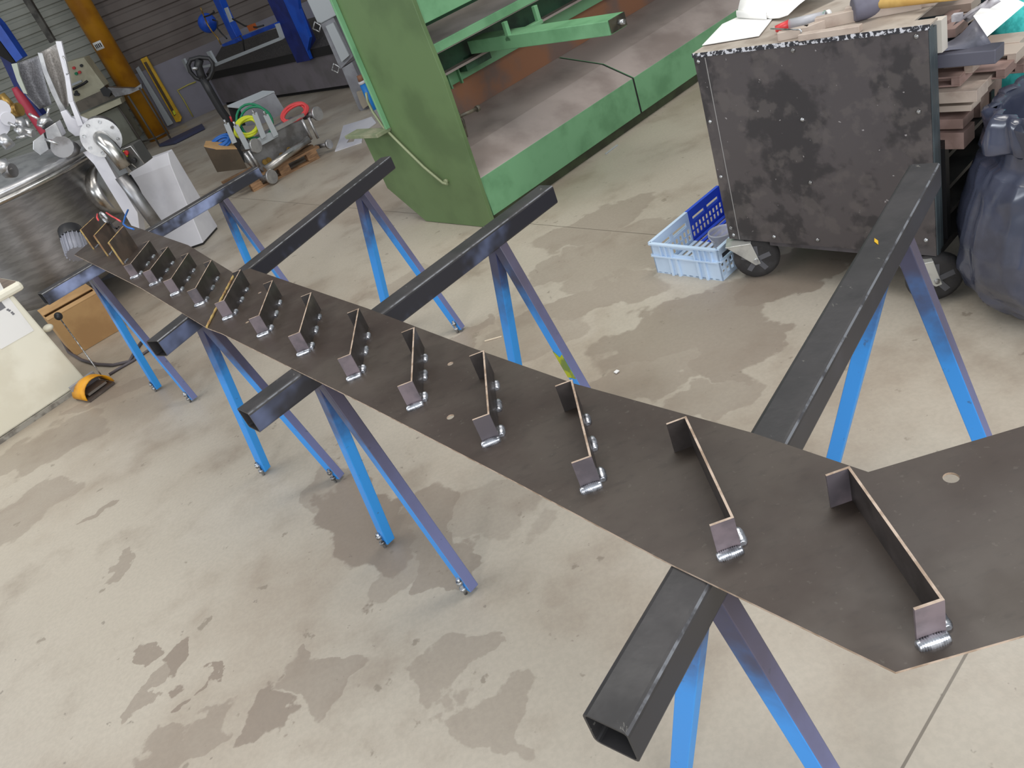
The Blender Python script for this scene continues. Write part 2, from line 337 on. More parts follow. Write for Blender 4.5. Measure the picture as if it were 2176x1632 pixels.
# ------------------------------------------------------------------ sawhorses
ZB = .89
def sawhorse(label, ends, s_near, s_far, spread=.235, bw=.073, bh=.07, splash=False, side=None):
    nl, nr, fl_, fr = [at(x, y, ZB) for x, y in ends]
    a = (nl + nr) / 2; b = (fl_ + fr) / 2; d = (b - a); L = d.length; d.normalize(); n = V((d.y, -d.x, 0))
    t = thing('sawhorse', V((a.x + b.x, a.y + b.y, 0)) / 2, label, 'sawhorse', 'black beamed blue legged sawhorses under the long steel plate')
    P = lambda s, k, z: V((a.x, a.y, 0)) + d * s + n * k + V((0, 0, z))
    m = MB()                                            # hollow square tube with rounded corners
    def ring(s, hw, hh, r):
        pts = []
        for cx, cz, a0 in ((1, 1, 0), (-1, 1, 90), (-1, -1, 180), (1, -1, 270)):
            for i in range(4):
                an = math.radians(a0 + i * 30); pts.append(P(s, cx * (hw - r) + r * math.cos(an), ZB - bh / 2 + cz * (hh - r) + r * math.sin(an)))
        return pts
    o0 = ring(0, bw / 2, bh / 2, .009); o1 = ring(L, bw / 2, bh / 2, .009); i0 = ring(0, bw / 2 - .004, bh / 2 - .004, .006); i1 = ring(L, bw / 2 - .004, bh / 2 - .004, .006)
    nb = m.add(o0 + o1 + i0 + i1); k = 16
    for i in range(k):
        j = (i + 1) % k
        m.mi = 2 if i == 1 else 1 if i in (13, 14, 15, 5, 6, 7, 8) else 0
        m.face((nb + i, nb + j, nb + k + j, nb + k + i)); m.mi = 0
        m.face((nb + 2 * k + j, nb + 2 * k + i, nb + 3 * k + i, nb + 3 * k + j))
        m.face((nb + j, nb + i, nb + 2 * k + i, nb + 2 * k + j)); m.face((nb + k + i, nb + k + j, nb + 3 * k + j, nb + 3 * k + i))
    m.build('beam', [BEAMP, side, WORN_HI], t)
    for s0 in (s_near, L - s_far):
        for sg in (-1, 1):
            h = .019; lg = MB()
            top = [P(s0 + q, sg * kk, ZB - bh + .004) for q, kk in ((-h, -.008), (h, -.008), (h, .034), (-h, .034))]
            off = spread * sg
            bot = [P(s0 + q, off + sg * kk, .012) for q, kk in ((-h, -.021), (h, -.021), (h, .021), (-h, .021))]
            lg.add(bot + top)
            lg.mi = 0; lg.face((0, 1, 5, 4)); lg.mi = 1; lg.face((2, 3, 7, 6)); lg.mi = 2; lg.face((1, 2, 6, 5)); lg.face((3, 0, 4, 7)); lg.face((0, 3, 2, 1)); lg.face((4, 5, 6, 7))
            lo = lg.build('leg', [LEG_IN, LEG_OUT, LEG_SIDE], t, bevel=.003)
            if splash and sg > 0 and s0 > .5:
                f_ = lambda t, kk: bot[0].lerp(top[0], t).lerp(bot[3].lerp(top[3], t), kk) - d * .0006
                yp = MB(); yp.prism([f_(.34, .02), f_(.34, .98), f_(.47, .98), f_(.45, .5), f_(.48, .02)], d * -.0008); yo = yp.build('paint_patch', YPAINT, lo); yo['label'] = 'yellow green paint patch'
            bo = MB(); q = P(s0 - h - .006, off - sg * .005, 0)
            bo.cyl(q + V((0, 0, .0)), q + V((0, 0, .075)), .0065, 8); bo.cyl(q + V((0, 0, .02)), q + V((0, 0, .032)), .012, 6); bo.cyl(q + V((0, 0, .05)), q + V((0, 0, .064)), .012, 6)
            bo.build('levelling_bolt', ZINC, lo)
    return t
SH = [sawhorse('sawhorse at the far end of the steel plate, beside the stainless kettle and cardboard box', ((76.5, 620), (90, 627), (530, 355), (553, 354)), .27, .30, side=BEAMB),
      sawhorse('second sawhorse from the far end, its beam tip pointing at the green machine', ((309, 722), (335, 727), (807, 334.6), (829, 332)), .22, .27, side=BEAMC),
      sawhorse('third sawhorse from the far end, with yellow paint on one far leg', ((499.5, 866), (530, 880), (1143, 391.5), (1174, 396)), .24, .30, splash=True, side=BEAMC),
      sawhorse('nearest sawhorse, open square beam end in the foreground and far end before the cart', ((1236, 1515), (1333, 1561), (1931, 349), (1998, 346)), .29, .27, side=BEAMD)]
# ------------------------------------------------------------------ long steel plate with welded brackets
ZP = ZB + .0048
pl = thing('steel_plate', at(700, 760, ZP), 'long dark steel plate with a row of welded angle brackets lying across the four sawhorses', 'steel plate')
def P2(px, py): return at(px, py, ZP)
def sheet(name, outer, holes):
    bm = bmesh.new(); o0 = wloc(pl)
    def loop(pts):
        vs = [bm.verts.new(p - o0) for p in pts]
        return [bm.edges.new((vs[i], vs[(i + 1) % len(vs)])) for i in range(len(vs))]
    ed = loop(outer)
    for c, r in holes: ed += loop([c + V((math.cos(t), math.sin(t), 0)) * r for t in [2 * math.pi * i / 20 for i in range(20)]])
    bmesh.ops.triangle_fill(bm, edges=ed, use_beauty=True)
    r = bmesh.ops.extrude_face_region(bm, geom=bm.faces[:])
    for v in [g for g in r['geom'] if isinstance(g, bmesh.types.BMVert)]: v.co.z -= .004
    bmesh.ops.recalc_face_normals(bm, faces=bm.faces); me = bpy.data.meshes.new(name)
    for f in bm.faces: f.material_index = 1 if abs(f.normal.z) < .5 else 0
    bm.to_mesh(me); me.materials.append(STEEL); me.materials.append(CUT)
    o = bpy.data.objects.new(name, me); COL.objects.link(o); o.parent = pl; return o
A_, B_, C_, D_ = P2(1903, 1428), P2(2176, 1350), P2(2176, 905), P2(1845, 1003)
ex = ((B_ - A_).normalized() + (C_ - D_).normalized()).normalized() * .45
sA = P2(440, 697); sB = P2(500, 582)
endA = P2(158, 541); dirn = (P2(290, 483) - P2(780, 655)).normalized(); endB = P2(290, 483) + dirn * .52
sheet('blade_plate', [A_, B_, B_ + ex, C_ + ex, C_, D_, P2(1600, 920), P2(1220, 815), P2(1000, 738), P2(780, 655), P2(530, 570 + 19 * 0), sB, sA, P2(470, 708), P2(780, 861), P2(1090, 1021), P2(1420, 1196)],
      [(P2(957, 773), .008), (P2(957, 886), .009), (P2(2021, 1015), .011), (P2(552, 622), .007), (P2(525, 685), .007)])
sheet('tail_plate', [sA + dirn * .003, sB + dirn * .003, P2(400, 521), P2(290, 483), endB, endA, P2(300, 612)], [])
seam = MB(); K = 40
seam.tube([sA.lerp(sB, i / K) + V((0, 0, .0035)) for i in range(K + 1)], lambda t: .0045 + .0008 * math.sin(t * 190), 8); seam.build('weld_seam', CUTY, pl)
HB = .066
def bracket(a, b, fl_, name, face, edge, flange2=True, hb=HB, th=.004, beads=True, first=True, far_refl=False):
    u = (b - a).normalized(); L = (b - a).length; n = V((-u.y, u.x, 0))          # n: to the left when looking a->b ... flip to the flange side
    if n.dot(V((-1, .1, 0))) < 0: n = -n
    fd = (n * math.cos(math.radians(7)) - u * math.sin(math.radians(-4))).normalized()
    z = V((0, 0, 1)); m = MB()
    def strip(p, q, off, mi=0):                                 # thin upright plate p->q, thickness towards off
        o = off * th; k = m.add([p, q, q + o, p + o, p + z * hb, q + z * hb, q + o + z * hb, p + o + z * hb])
        m.mi = mi
        for f in ((0, 1, 5, 4), (2, 3, 7, 6), (0, 3, 2, 1), (1, 2, 6, 5), (3, 0, 4, 7)): m.face([k + i for i in f])
        m.mi = 1; m.face((k + 4, k + 5, k + 6, k + 7)); m.mi = 0
    strip(a + u * th, b - u * th, n)
    if first: strip(b, b + fd * fl_, -u, 2)
    if flange2: strip(a, a + fd * fl_, u, 2 if far_refl else 0)
    m.mi = 0
    o = m.build(name, [face, edge, FLANGE_REFL], pl)
    if beads:
        def bead(p, q, r, nm='weld_bead'):
            w_ = MB(); k = 26; w_.tube([p.lerp(q, i / k) for i in range(k + 1)], lambda t: r * (.62 + .45 * math.sin(math.pi * min(1, max(0, t))) ** .35) * (1 + .13 * math.sin(t * 75)), 8); w_.build(nm, WELD, o)
        zz = z * .003; s = -n
        bead(b + u * .005 + fd * (fl_ + .003) + zz, b + u * .005 - fd * .001 + zz, .0088)
        bead(b + s * .004 - u * .004 + zz, b + s * .004 - u * .036 + zz, .0082)
        if beads != 2:
            bead(b + s * .004 - u * L * .37 + zz, b + s * .004 - u * L * .52 + zz, .0074)
            bead(b + s * .004 - u * L * .70 + zz, b + s * .004 - u * L * .82 + zz, .0072)
    return o
BR = (((1805, 990), (2008, 1275)), ((1458, 884), (1560, 1100)), ((1216, 806), (1257, 970)), ((1029, 744), (1040, 880)), ((881, 695), (876, 810)), ((763, 655), (745, 753)), ((662, 621), (637, 706)),
      ((580, 595), (551, 670)), ((512, 572), (476, 638)), ((450, 552), (416, 612)), ((401, 537), (364, 592)), ((357, 524), (319, 573)), ((318, 511), (278, 560)))
for i, (pa, pb) in enumerate(BR):
    a = at(*pa, ZP + HB); b = at(*pb, ZP + HB); a.z = b.z = ZP
    bracket(a, b, .037, 'bracket', STEEL_B, CUT, beads=2 if i < 2 else True, far_refl=i < 1)
for pa, pb in (((263, 480), (232, 515)), ((229, 470), (201, 500)), ((201, 461), (172, 488))):
    a = at(*pa, ZP + .125); b = at(*pb, ZP + .125); a.z = b.z = ZP
    u = (b - a).normalized(); n = V((-u.y, u.x, 0)); n = n if n.x < 0 else -n
    m = MB(); k = .009; z = V((0, 0, .125)); q = m.add([a, b, b + n * k, a + n * k, a + z, b + z, b + n * k + z, a + n * k + z])
    for f in ((0, 1, 5, 4), (2, 3, 7, 6), (0, 3, 2, 1), (3, 0, 4, 7)): m.face([q + i for i in f])
    m.mi = 1; m.face((q + 4, q + 5, q + 6, q + 7)); m.face((q + 1, q + 2, q + 6, q + 5))
    o = m.build('tall_fin', [BROWN_ST, CUTY], pl); o['label'] = 'taller brown fin with tan cut edges'
    w_ = MB(); w_.tube([b - n * .004 - u * (.01 + .05 * i / 14) + V((0, 0, .003)) for i in range(15)], lambda t: .005 * (1 + .15 * math.sin(60 * t)), 8); w_.build('weld_bead', WELD, o)
# ------------------------------------------------------------------ green folding machine
G = Frame((.28, 4.83), 58.4)
gm = thing('metal_shear', G(1.2, .5, 0), 'large green sheet metal machine with a side cheek plate, dusty sloped bed and projecting arm', 'machine')
def gz(px, py, u=0): return G.wz(px, py, u)
ck = [gz(873, 0), gz(895, 52), gz(945, 176), gz(1049, 485), gz(905, 470), gz(823, 400), (1.13, .70), (.72, .70), (.72, .82), gz(710, 0)]
dz = 1.0
ck = [(ck[0][0] - .0, 2.3)] + ck[1:-1] + [(.735, 2.3)]
MB().prism([G(0, w, max(z, .002)) for w, z in ck], G.U * .03).build('cheek_plate', GREEN, gm, bevel=.003)
e = MB().fbox(G, -.035, 0, .715, .735, .72, 2.3); e.build('edge_flange', GREEN_L, gm, bevel=.003)
e = MB().fbox(G, -.12, -.001, .72, 1.16, .70, .725); e.build('step_ledge', mat('dusty_green_ledge', (150, 150, 124), (120, 130, 100), 6, rough=.6), gm, bevel=.003)
def bed(u0, u1, nm):
    pr = [(0, .07), (0, .335), (.26, .46), (.69, .552), (.72, .552), (.72, .07)]
    m = MB(); k = m.add([G(u0, w, z) for w, z in pr] + [G(u1, w, z) for w, z in pr]); n = len(pr)
    for i in range(n):
        j = (i + 1) % n; m.mi = 1 if i in (1, 2, 3) else 0; m.face((k + i, k + j, k + n + j, k + n + i))
    m.mi = 0; m.face(range(k, k + n)); m.face(range(k + 2 * n - 1, k + n - 1, -1))
    return m.build(nm, [GREEN_L, DUST], gm, bevel=.004)
bed(.045, 1.652, 'bed_section'); bed(1.672, 4.2, 'bed_section')
MB().fbox(G, .045, 4.2, .03, .7, .002, .07).build('plinth', GREEN_DIRT, gm)
MB().prism([G(1.6525, w, z) for w, z in ((.004, .07), (.004, .328), (.261, .454), (.69, .546), (.69, .07))], G.U * .019).build('joint_gap', DARKIN, gm)
MB().fbox(G, .03, 4.2, .70, .74, .5, .95).build('back_wall', RUST, gm)
lb = MB().fbox(G, .03, 4.2, .60, .70, .785, .90); lb.build('lower_beam', GREEN_L, gm, bevel=.003)
sh_ = MB().fbox(G, .03, 4.2, .42, .70, .90, .915); sh_.build('dust_shelf', DUST, gm)
for u in (.50, .60, 1.36, 1.46, 2.3): MB().fbox(G, u, u + .012, .575, .60, .77, .90).build('gusset', GREEN_L, gm)
MB().fbox(G, .03, 4.2, .50, .56, .915, 1.10).build('blade_holder', GREEN_D, gm)
rs = MB().prism([G(.03, w, z) for w, z in ((.03, 1.11), (.03, 1.165), (.50, 1.21), (.50, 1.16))], G.U * 4.17); rs.build('ram_shelf', [DUST], gm)
MB().fbox(G, .03, 4.2, .01, .03, 1.118, 1.17).build('ram_lip', GREEN_L, gm, bevel=.003)
MB().fbox(G, .03, 4.2, .50, .56, 1.10, 1.6).build('ram_back', GREEN_D, gm)
MB().fbox(G, .03, 4.2, -.03, .02, 1.295, 2.3).build('apron', GREEN_L, gm, bevel=.003)
am = MB(); ua = .62
z1 = 1.02; tt = [G(ua, .40, .945), G(ua, -.845, .922), G(ua, -.845, 1.0), G(ua, .40, 1.03)]
am.prism(tt, G.U * .15); am.build('support_arm', GREEN_L, gm, bevel=.004)
MB().prism([G(ua + .01, -.846, .93), G(ua + .14, -.846, .93), G(ua + .14, -.846, 1.0), G(ua + .01, -.846, 1.0)], G.W * -.012).build('arm_end_plate', mat('oily_steel', (70, 66, 52), (44, 42, 34), 14, rough=.4), gm)
MB().cyl(G(ua + .075, -.85, .965), G(ua + .075, -.90, .965), .014, 10).build('arm_bolt', ZINC, gm)
hk = MB()
for u in (.62, .90): hk.fbox(G, u, u + .03, -.02, .01, .99, 1.10)
hk.fbox(G, .62, .93, -.03, .02, .985, 1.01); hk.build('hanger_bracket', GREEN_L, gm, bevel=.003)
bk = MB().fbox(G, .62, .86, .50, .59, .84, .93); bk.build('clamp_block', GREEN_D, gm)
def gp(px, py, off=.02): w, z = G.wz(px, py, 0); return G(-off, w, z)
cpts = [gp(783, 195), gp(786, 212), gp(797, 235), gp(820, 268), gp(860, 308), gp(905, 352), gp(946, 386), gp(955, 388)]
cd_ = MB().tube(cpts, .009, 8); cd_.cyl(gp(950, 384), gp(950, 384, 0), .016, 10); cd_.build('conduit', mat('painted_conduit', (142, 150, 116), rough=.5), gm)
ck_ = MB(); q0 = G(.06, .02, .80); ck_.tube([G(.05, .1, .88), G(.07, .05, .83), G(.08, .03, .76), G(.09, .02, .70), G(.08, .03, .60)], .012, 8); ck_.cyl(G(.06, .0, .74), G(.19, -.02, .73), .011, 8); ck_.cyl(G(.19, -.02, .73), G(.21, -.02, .73), .02, 8)
ck_.build('lock_handle', mat('grimy_handle_steel', (96, 90, 76), (70, 66, 56), 20, rough=.5), gm)
# white cut-out panel leaning on the machine's ledge side
def holed(name, outer, holes, th, m_, label, cat):
    bm = bmesh.new()
    for lp in [outer] + holes:
        vs = [bm.verts.new(p) for p in lp]
        for i in range(len(vs)): bm.edges.new((vs[i], vs[(i + 1) % len(vs)]))
    bmesh.ops.triangle_fill(bm, edges=bm.edges[:], use_beauty=True)
    r = bmesh.ops.extrude_face_region(bm, geom=bm.faces[:])
    for v in [g for g in r['geom'] if isinstance(g, bmesh.types.BMVert)]: v.co.z += th
    bmesh.ops.recalc_face_normals(bm, faces=bm.faces); me = bpy.data.meshes.new(name); bm.to_mesh(me); me.materials.append(m_)
    o = bpy.data.objects.new(name, me); COL.objects.link(o); return tag(o, label, cat)
F0 = lambda x, y: at(x, y, .002)
holed('cut_out_panel', [F0(712, 323), F0(722, 296), F0(730, 268), F0(770, 256), F0(790, 249), F0(800, 262), F0(772, 282), F0(769, 304)],
      [[F0(737, 305), F0(743, 295), F0(757, 291), F0(752, 302)], [F0(735, 292), F0(746, 284), F0(760, 281), F0(757, 285), F0(745, 289)]], .008, WHITEP, 'white plastic panel with a cut-out lying on the floor by the green machine ledge', 'panel')
# ------------------------------------------------------------------ black cart with casters
K = Frame(at(1550, 507, .2), 148.4); CW = .882; CT = 1.02
ct = thing('workshop_cart', K(CW / 2, .3, 0), 'black riveted cart on swivel casters with a cluttered grey top', 'cart')
SIDEP = mat('cart_side_paint', (74, 84, 88), (60, 68, 72), 5, rough=.45); CD = 1.0
body = MB().fbox(K, 0, CW, .004, .03, .2, CT - .006); body.fbox(K, CW - .02, CW, .03, .055, .2, CT - .02); body.build('front_frame', SIDEP, ct, bevel=.002)
MB().fbox(K, 0, .01, .03, CD, .2, CT - .006).build('left_panel', SIDEP, ct)
MB().fbox(K, .01, CW, CD - .02, CD, .2, CT - .006).build('rear_panel', SIDEP, ct)
MB().fbox(K, 0, CW, .03, CD, .19, .215).build('base', mat('cart_base_steel', (52, 48, 48), (40, 37, 37), 9, rough=.5), ct)
for w_ in (.10, .5, .94):
    MB().fbox(K, CW - .035, CW - .005, w_, w_ + .03, .215, .60).build('inner_post', BLACKP, ct)
for z_ in (.30, .40, .52): MB().fbox(K, .3, CW - .006, .13, CD - .02, z_, z_ + .015).build('shelf', mat('rack_shelf_steel', (66, 62, 60), (46, 44, 44), 9, rough=.5), ct)
MB().fbox(K, .0, CW - .004, 0, .005, .2, CT - .01).build('front_panel', CARTP, ct)
MB().fbox(K, .052, .055, -.0015, .0, .2, CT - .02).build('panel_seam', mat('pale_seam', (150, 148, 146), rough=.5), ct)
MB().fbox(K, .18, CW - .05, .03, .06, .165, .2).build('base_rail', mat('base_rail_steel', (92, 88, 92), (70, 66, 68), 12, rough=.5), ct)
tp = MB().fbox(K, -.003, CW + .003, 0, .055, CT - .006, CT).fbox(K, -.003, .815, .055, CD + .003, CT - .006, CT); tp.build('worktop', WORKTOP, ct)
MB().fbox(K, -.003, CW + .003, -.003, 0, CT - .016, CT).build('chipped_edge', CHIP, ct)
MB().fbox(K, CW - .02, CW + .012, .058, .10, CT - .11, CT - .01).build('corner_post', mat('pale_post', (206, 200, 190), rough=.5), ct)
for px, py in ((1475, 132), (1498, 259), (1520, 375), (1541, 483), (1685, 107), (1705, 254), (1722, 388), (1947, 77), (1952, 237), (1559, 499), (1645, 503), (1738, 510), (1968, 510)):
    u, z = K.uz(px, py, 0); u = max(u, .02); MB().lathe(K(u, -.0, z), -K.W, [(.0085, 0), (.008, .003), (.004, .006), (.0005, .0068)], 12).build('rivet', ZINC, ct)
def caster(pos, az_):
    F = Frame(pos, az_); hr = .1
    f = MB(); f.fbox(F, -.075, .035, -.045, .045, .186, .19)
    for g in (-1, 1):
        w0 = g * .036; f.prism([F(-.075, w0, .188), F(.035, w0, .188), F(.062, w0, .082), F(.04, w0, .076), F(-.02, w0, .135)], F.W * (.004 * g))
    fo = f.build('caster_fork', mat('zinc_fork', (206, 206, 200), (176, 176, 174), 10, rough=.35, metal=.5), ct, bevel=.002)
    c = F(.045, 0, hr); w = MB(); w.lathe(c - F.W * .026, F.W, [(.066, 0), (.082, .002), (hr - .004, .010), (hr, .02), (hr, .032), (hr - .004, .042), (.082, .05), (.066, .052)], 32); wo = w.build('wheel', RUBBER, ct)
    d = MB(); d.lathe(c - F.W * .022, F.W, [(.012, 0), (.066, .004), (.066, .040), (.012, .044)], 28)
    for i in range(5):
        t = i * 2 * math.pi / 5 + .3; v = F.U * math.cos(t) + V((0, 0, 1)) * math.sin(t); d.bar(c - F.W * .026 + v * .012, c - F.W * .024 + v * .064, .022, .006, F.W)
    d.build('wheel_hub', mat('hub_plastic', (96, 96, 100), rough=.5), wo)
    MB().cyl(c - F.W * .046, c + F.W * .046, .010, 10).build('axle', ZINC, wo)
cw1 = at(1622, 590); caster((cw1.x - .04, cw1.y + .05), 120); cw2 = at(2008, 642); caster((cw2.x - .05, cw2.y + .06), 112)
ctp = lambda px, py, h=0: at(px, py, CT + h)
# things on the cart
rs_ = MB(); pr = [ctp(1492, 97, .004), ctp(1613, 77, .004), ctp(1642, 40, .004), ctp(1565, 38, .004), ctp(1535, 52, .004)]; rs_.prism(pr, (0, 0, .002))
solo('paper_sheet', rs_, WHITE, 'white paper sheet lying at the front left corner of the cart top', 'paper')
dr = MB(); rows = []
q = [ctp(1568, 42), ctp(1676, 46), ctp(1778, -2), ctp(1590, -2)]
for i in range(9):
    t = i / 8; a = q[0].lerp(q[3], t); b = q[1].lerp(q[2], t); zz = .02 + .02 * math.sin(t * 3)
    rows.append([a.lerp(b, j / 6) + V((0, 0, zz + .012 * math.sin(j * 1.1 + t * 2))) for j in range(7)])
dr.grid(rows); q5 = q[0] + V((0, 0, .024)); a0, a1 = q[0] + V((0, 0, .02)), q[1] + V((0, 0, .01))
dir_ = (a1 - a0).normalized(); side = (q[3] - q[0]).normalized()
rr = []
for i in range(26):
    t = i / 25 * 4.2 * math.pi; r_ = .017 - .010 * i / 25
    rr.append([a0 + side * (r_ * math.sin(t)) + V((0, 0, .002 - r_ * math.cos(t))) , a0 + dir_ * .20 + side * (r_ * math.sin(t)) + V((0, 0, .002 - r_ * math.cos(t)))])
dr.grid(rr); solo('rolled_drawing', dr, WHITE, 'large white drawing sheet curled up at its front edge on the cart', 'drawing', solid=.0012)
mk = thing('marker_tube', ctp(1700, 50), 'clear sealant tube with a red cap and green print on the cart', 'tube')
m0, m1, m2, m3 = ctp(1648, 62, .018), ctp(1678, 52, .018), ctp(1756, 36, .018), ctp(1764, 33, .018)
MB().cone(m0, m1, .012, .018, 16).build('cap', RED, mk); MB().cone(m1, m2, .019, .021, 18).build('barrel', CLEARP, mk)
MB().cyl(m1.lerp(m2, .02), m2, .0165, 16).build('filling', mat('grey_filling', (176, 174, 176), rough=.7), mk)
b_ = MB().cone(m2, m3, .0215, .022, 18); b_.build('end_band', WHITE, mk)
gp_ = MB()
for i in range(3):
    c_ = m2.lerp(m1, .03) + V((0, 0, .021)) + (rt * (i - 1) * .0) + K.W * (i - 1) * .010 - V((0, 0, .003 * abs(i - 1)))
    gp_.bar(c_ - K.U * .004, c_ + K.U * .004, .003, .0015)
gp_.build('printed_marks', INKG, mk)
hx = MB().tube([ctp(1638, 61, .035), ctp(1690, 63, .035), ctp(1700, 63, .034), ctp(1703, 66, .03), ctp(1701, 72, .02)], .0028, 8)
solo('bent_rod', hx, ZINC, 'thin bent bright rod lying against the red capped tube', 'rod')
ml = thing('mallet', ctp(1830, 20), 'grey rubber mallet with pale wooden handle at the back of the cart', 'mallet')
h0 = ctp(1812, 22, .04); hd = (ctp(1848, 24, .04) - h0).normalized(); fwd_ = (K.U * .75 + K.W * .66).normalized()
MB().lathe(h0 - fwd_ * .0, fwd_, [(.034, 0), (.040, .006), (.042, .03), (.042, .07), (.040, .096), (.034, .102)], 24).build('head', MALLET, ml)
hh0 = h0 + fwd_ * .05 + K.U * .03; MB().cone(hh0, hh0 + (K.U * .93 + K.W * -.12).normalized() * .34, .017, .014, 14).build('handle', WOODL, ml)
offs = [((1655, 84), (1720, 70), .03), ((1712, 72), (1795, 40), .03), ((1800, 44), (1960, 14), .05), ((1735, 60), (1820, 42), .04), ((1868, 26), (1935, 2), .045), ((1912, 20), (1990, 6), .05), ((1700, 83), (1830, 64), .022)]
names = ['short flat steel offcut beside the rod at the front of the cart top', 'flat steel offcut sloping up beside the mallet head', 'long flat steel strip along the back right of the cart top', 'flat offcut tucked under the mallet head',
         'steel offcut behind the mallet handle', 'pale strip at the far right corner of the cart top', 'thin long flat bar along the front edge of the cart top']
for (pa, pb, hgt), nm in zip(offs, names):
    a = ctp(*pa, .004); b = ctp(*pb, .004); m = MB(); m.bar(a + V((0, 0, hgt / 2 - .004)), b + V((0, 0, hgt / 2 - .004)), .03, hgt)
    solo('steel_offcut', m, OFFC, nm, 'offcut', 'steel offcuts on the cart top', bevel=.002)
# ------------------------------------------------------------------ rack of profiles to the right of the cart
def piece(x0, y0, x1, y1, w, dw, m_, lab, hollow=True, turn=0):
    u0, z1 = K.uz(x0, y0, w); u1, _ = K.uz(x1, y0, w); z0 = K.uz(x0 + (x1 - x0) * .1, y1, w)[1]
    F = Frame(K(u0, w, 0), 148.4 + turn); L = u1 - u0; b = MB(); t = .006
    if hollow:                              # short channel, open towards the viewer
        b.fbox(F, 0, L, 0, dw, z0, z0 + t); b.fbox(F, 0, L, 0, dw, z1 - t, z1); b.fbox(F, 0, L, dw * .4, dw, z0 + t, z1 - t); b.fbox(F, L - .028, L, 0, dw * .4, z0 + t, z1 - t)
    else: b.fbox(F, 0, L, 0, dw, z0, z1)
    return solo('steel_profile', b, m_, lab, 'profile', 'steel profiles stacked in the open side of the cart', bevel=.0012)
PC = [(1968, 127, 2006, 141, .12, .10, 0, 1, 'leftmost pale channel just below the curved sheet, half hidden by the cart side'), (2024, 123, 2094, 140, .22, .10, 0, 1, 'pale drilled channel in the centre just below the curved sheet'),
      (1994, 141, 2068, 160, .17, .10, 0, 1, 'pale channel below and left of the centre channel'), (1966, 167, 2040, 188, .13, .10, 1, 1, 'reddish fronted channel touching the cart side in the middle of the stack'),
      (1966, 199, 2076, 222, .10, .09, 0, 0, 'broad pale plate in the middle of the stack, left of the bin bag rim'), (2062, 152, 2136, 172, .28, .10, 1, 1, 'reddish channel left of the bin bag top edge'),
      (2092, 119, 2160, 140, .36, .10, 0, 1, 'pale channel below the teal cloth'), (2080, 97, 2166, 118, .46, .10, 0, 0, 'long pale bar under the teal cloth corner'),
      (1990, 46, 2016, 65, .22, .10, 1, 0, 'brown block right of the pale corner post of the cart'), (1986, 66, 2030, 84, .16, .10, 1, 0, 'reddish block under the brown block beside the corner post'), (2014, 40, 2046, 64, .30, .10, 0, 1, 'pale block above the curved sheet left end'),
      (1946, 22, 2064, 38, .34, .08, 0, 0, 'long pale bar behind the cart top right corner'), (1960, 4, 2070, 18, .5, .08, 0, 1, 'long pale channel at the top edge of the photo right of the mallet'),
      (2040, 70, 2082, 88, .55, .1, 1, 0, 'reddish block behind the curved sheet'), (2052, 44, 2100, 62, .60, .1, 0, 1, 'pale channel behind the crumpled wrapper'), (2030, 175, 2096, 194, .24, .1, 0, 1, 'short pale channel beside the bag rim in the middle of the stack'), (2100, 142, 2176, 160, .40, .1, 1, 1, 'reddish channel half hidden by the bag rim'),
      (1966, 228, 2064, 240, .12, .08, 0, 0, 'thin pale plate under the broad pale plate'), (1966, 256, 2046, 276, .11, .09, 1, 0, 'brown flat bar in the lower part of the stack'), (1966, 284, 2048, 318, .10, .09, 1, 0, 'thick reddish brown bar, lowest in the stack')]
for x0, y0, x1, y1, w, dw, mi, ho, lab in PC: piece(x0, y0, x1, y1, w, dw, OFFR if mi else OFFC, lab, bool(ho))
solo('profile_bundle', MB().fbox(K, .30, .87, .42, .64, .54, .74), OFFR, 'reddish brown bundle filling the cart behind the profile stack', 'profile')
# curved black sheet with papers over it
cs = thing('curved_sheet', K(1.0, .14, .8), 'curved dark grey steel sheet arching above the profile stack', 'steel sheet')
rows = []
for i, (x, y, x2, y2) in enumerate(((1968, 99, 1972, 112), (1990, 97, 1998, 110), (2010, 92, 2020, 106), (2026, 84, 2050, 104), (2044, 70, 2074, 101), (2060, 53, 2094, 97), (2074, 38, 2106, 92))):
    rows.append([K.onw(x, y, .10 + .01 * i), K.onw(x2, y2, .075 + .01 * i)])
MB().grid(rows).build('sheet', mat('dark_curved_sheet', (124, 124, 136), (86, 88, 96), 9, rough=.35), cs, solid=.003)
u0, zz = K.uz(1976, 118, .07); u1 = K.uz(2116, 96, .07)[0]
MB().fbox(K, u0, u1, .07, .14, zz - .045, zz - .002).build('support_channel', mat('channel_steel', (88, 88, 100), rough=.4), cs, bevel=.003)
pp = MB(); A1 = [(2068, 34), (2098, 78), (2180, 8), (2120, -20)]
pw = [K.onw(x, y, w) for (x, y), w in zip(A1, (.10, .06, .20, .30))]; pp.prism(pw, K.W * .002)
solo('paper_note', pp, WHITE, 'bright white paper draped over the curved sheet in the top right corner', 'paper')
gl = MB(); rows = []
for i in range(9):
    t = i / 8; a = K.onw(2040 + 70 * t, 45 - 44 * t, .16); x = K.U * .022; rows.append([a - x + V((0, 0, -.012)), a + V((0, 0, .012)), a + x + V((0, 0, -.006))])
gl.grid(rows); gl.fbox(K, *sorted((K.uz(2025, 42, .15)[0], K.uz(2044, 42, .15)[0])), .14, .16, *sorted((K.uz(2030, 44, .15)[1], K.uz(2030, 30, .15)[1])))
solo('crumpled_wrapper', gl, mat('crumpled_wrapper', (206, 204, 208), (166, 162, 168), 18, rough=.5), 'crumpled pale plastic wrapper left of the bright white paper', 'wrapper', solid=.002)
tl = MB(); c = K.onw(2196, 92, .80)
tl.lathe(c + V((0, 0, -.22)), (0, 0, 1), [(.10, 0), (.17, .04), (.19, .12), (.18, .24), (.15, .34), (.10, .42)], 24)
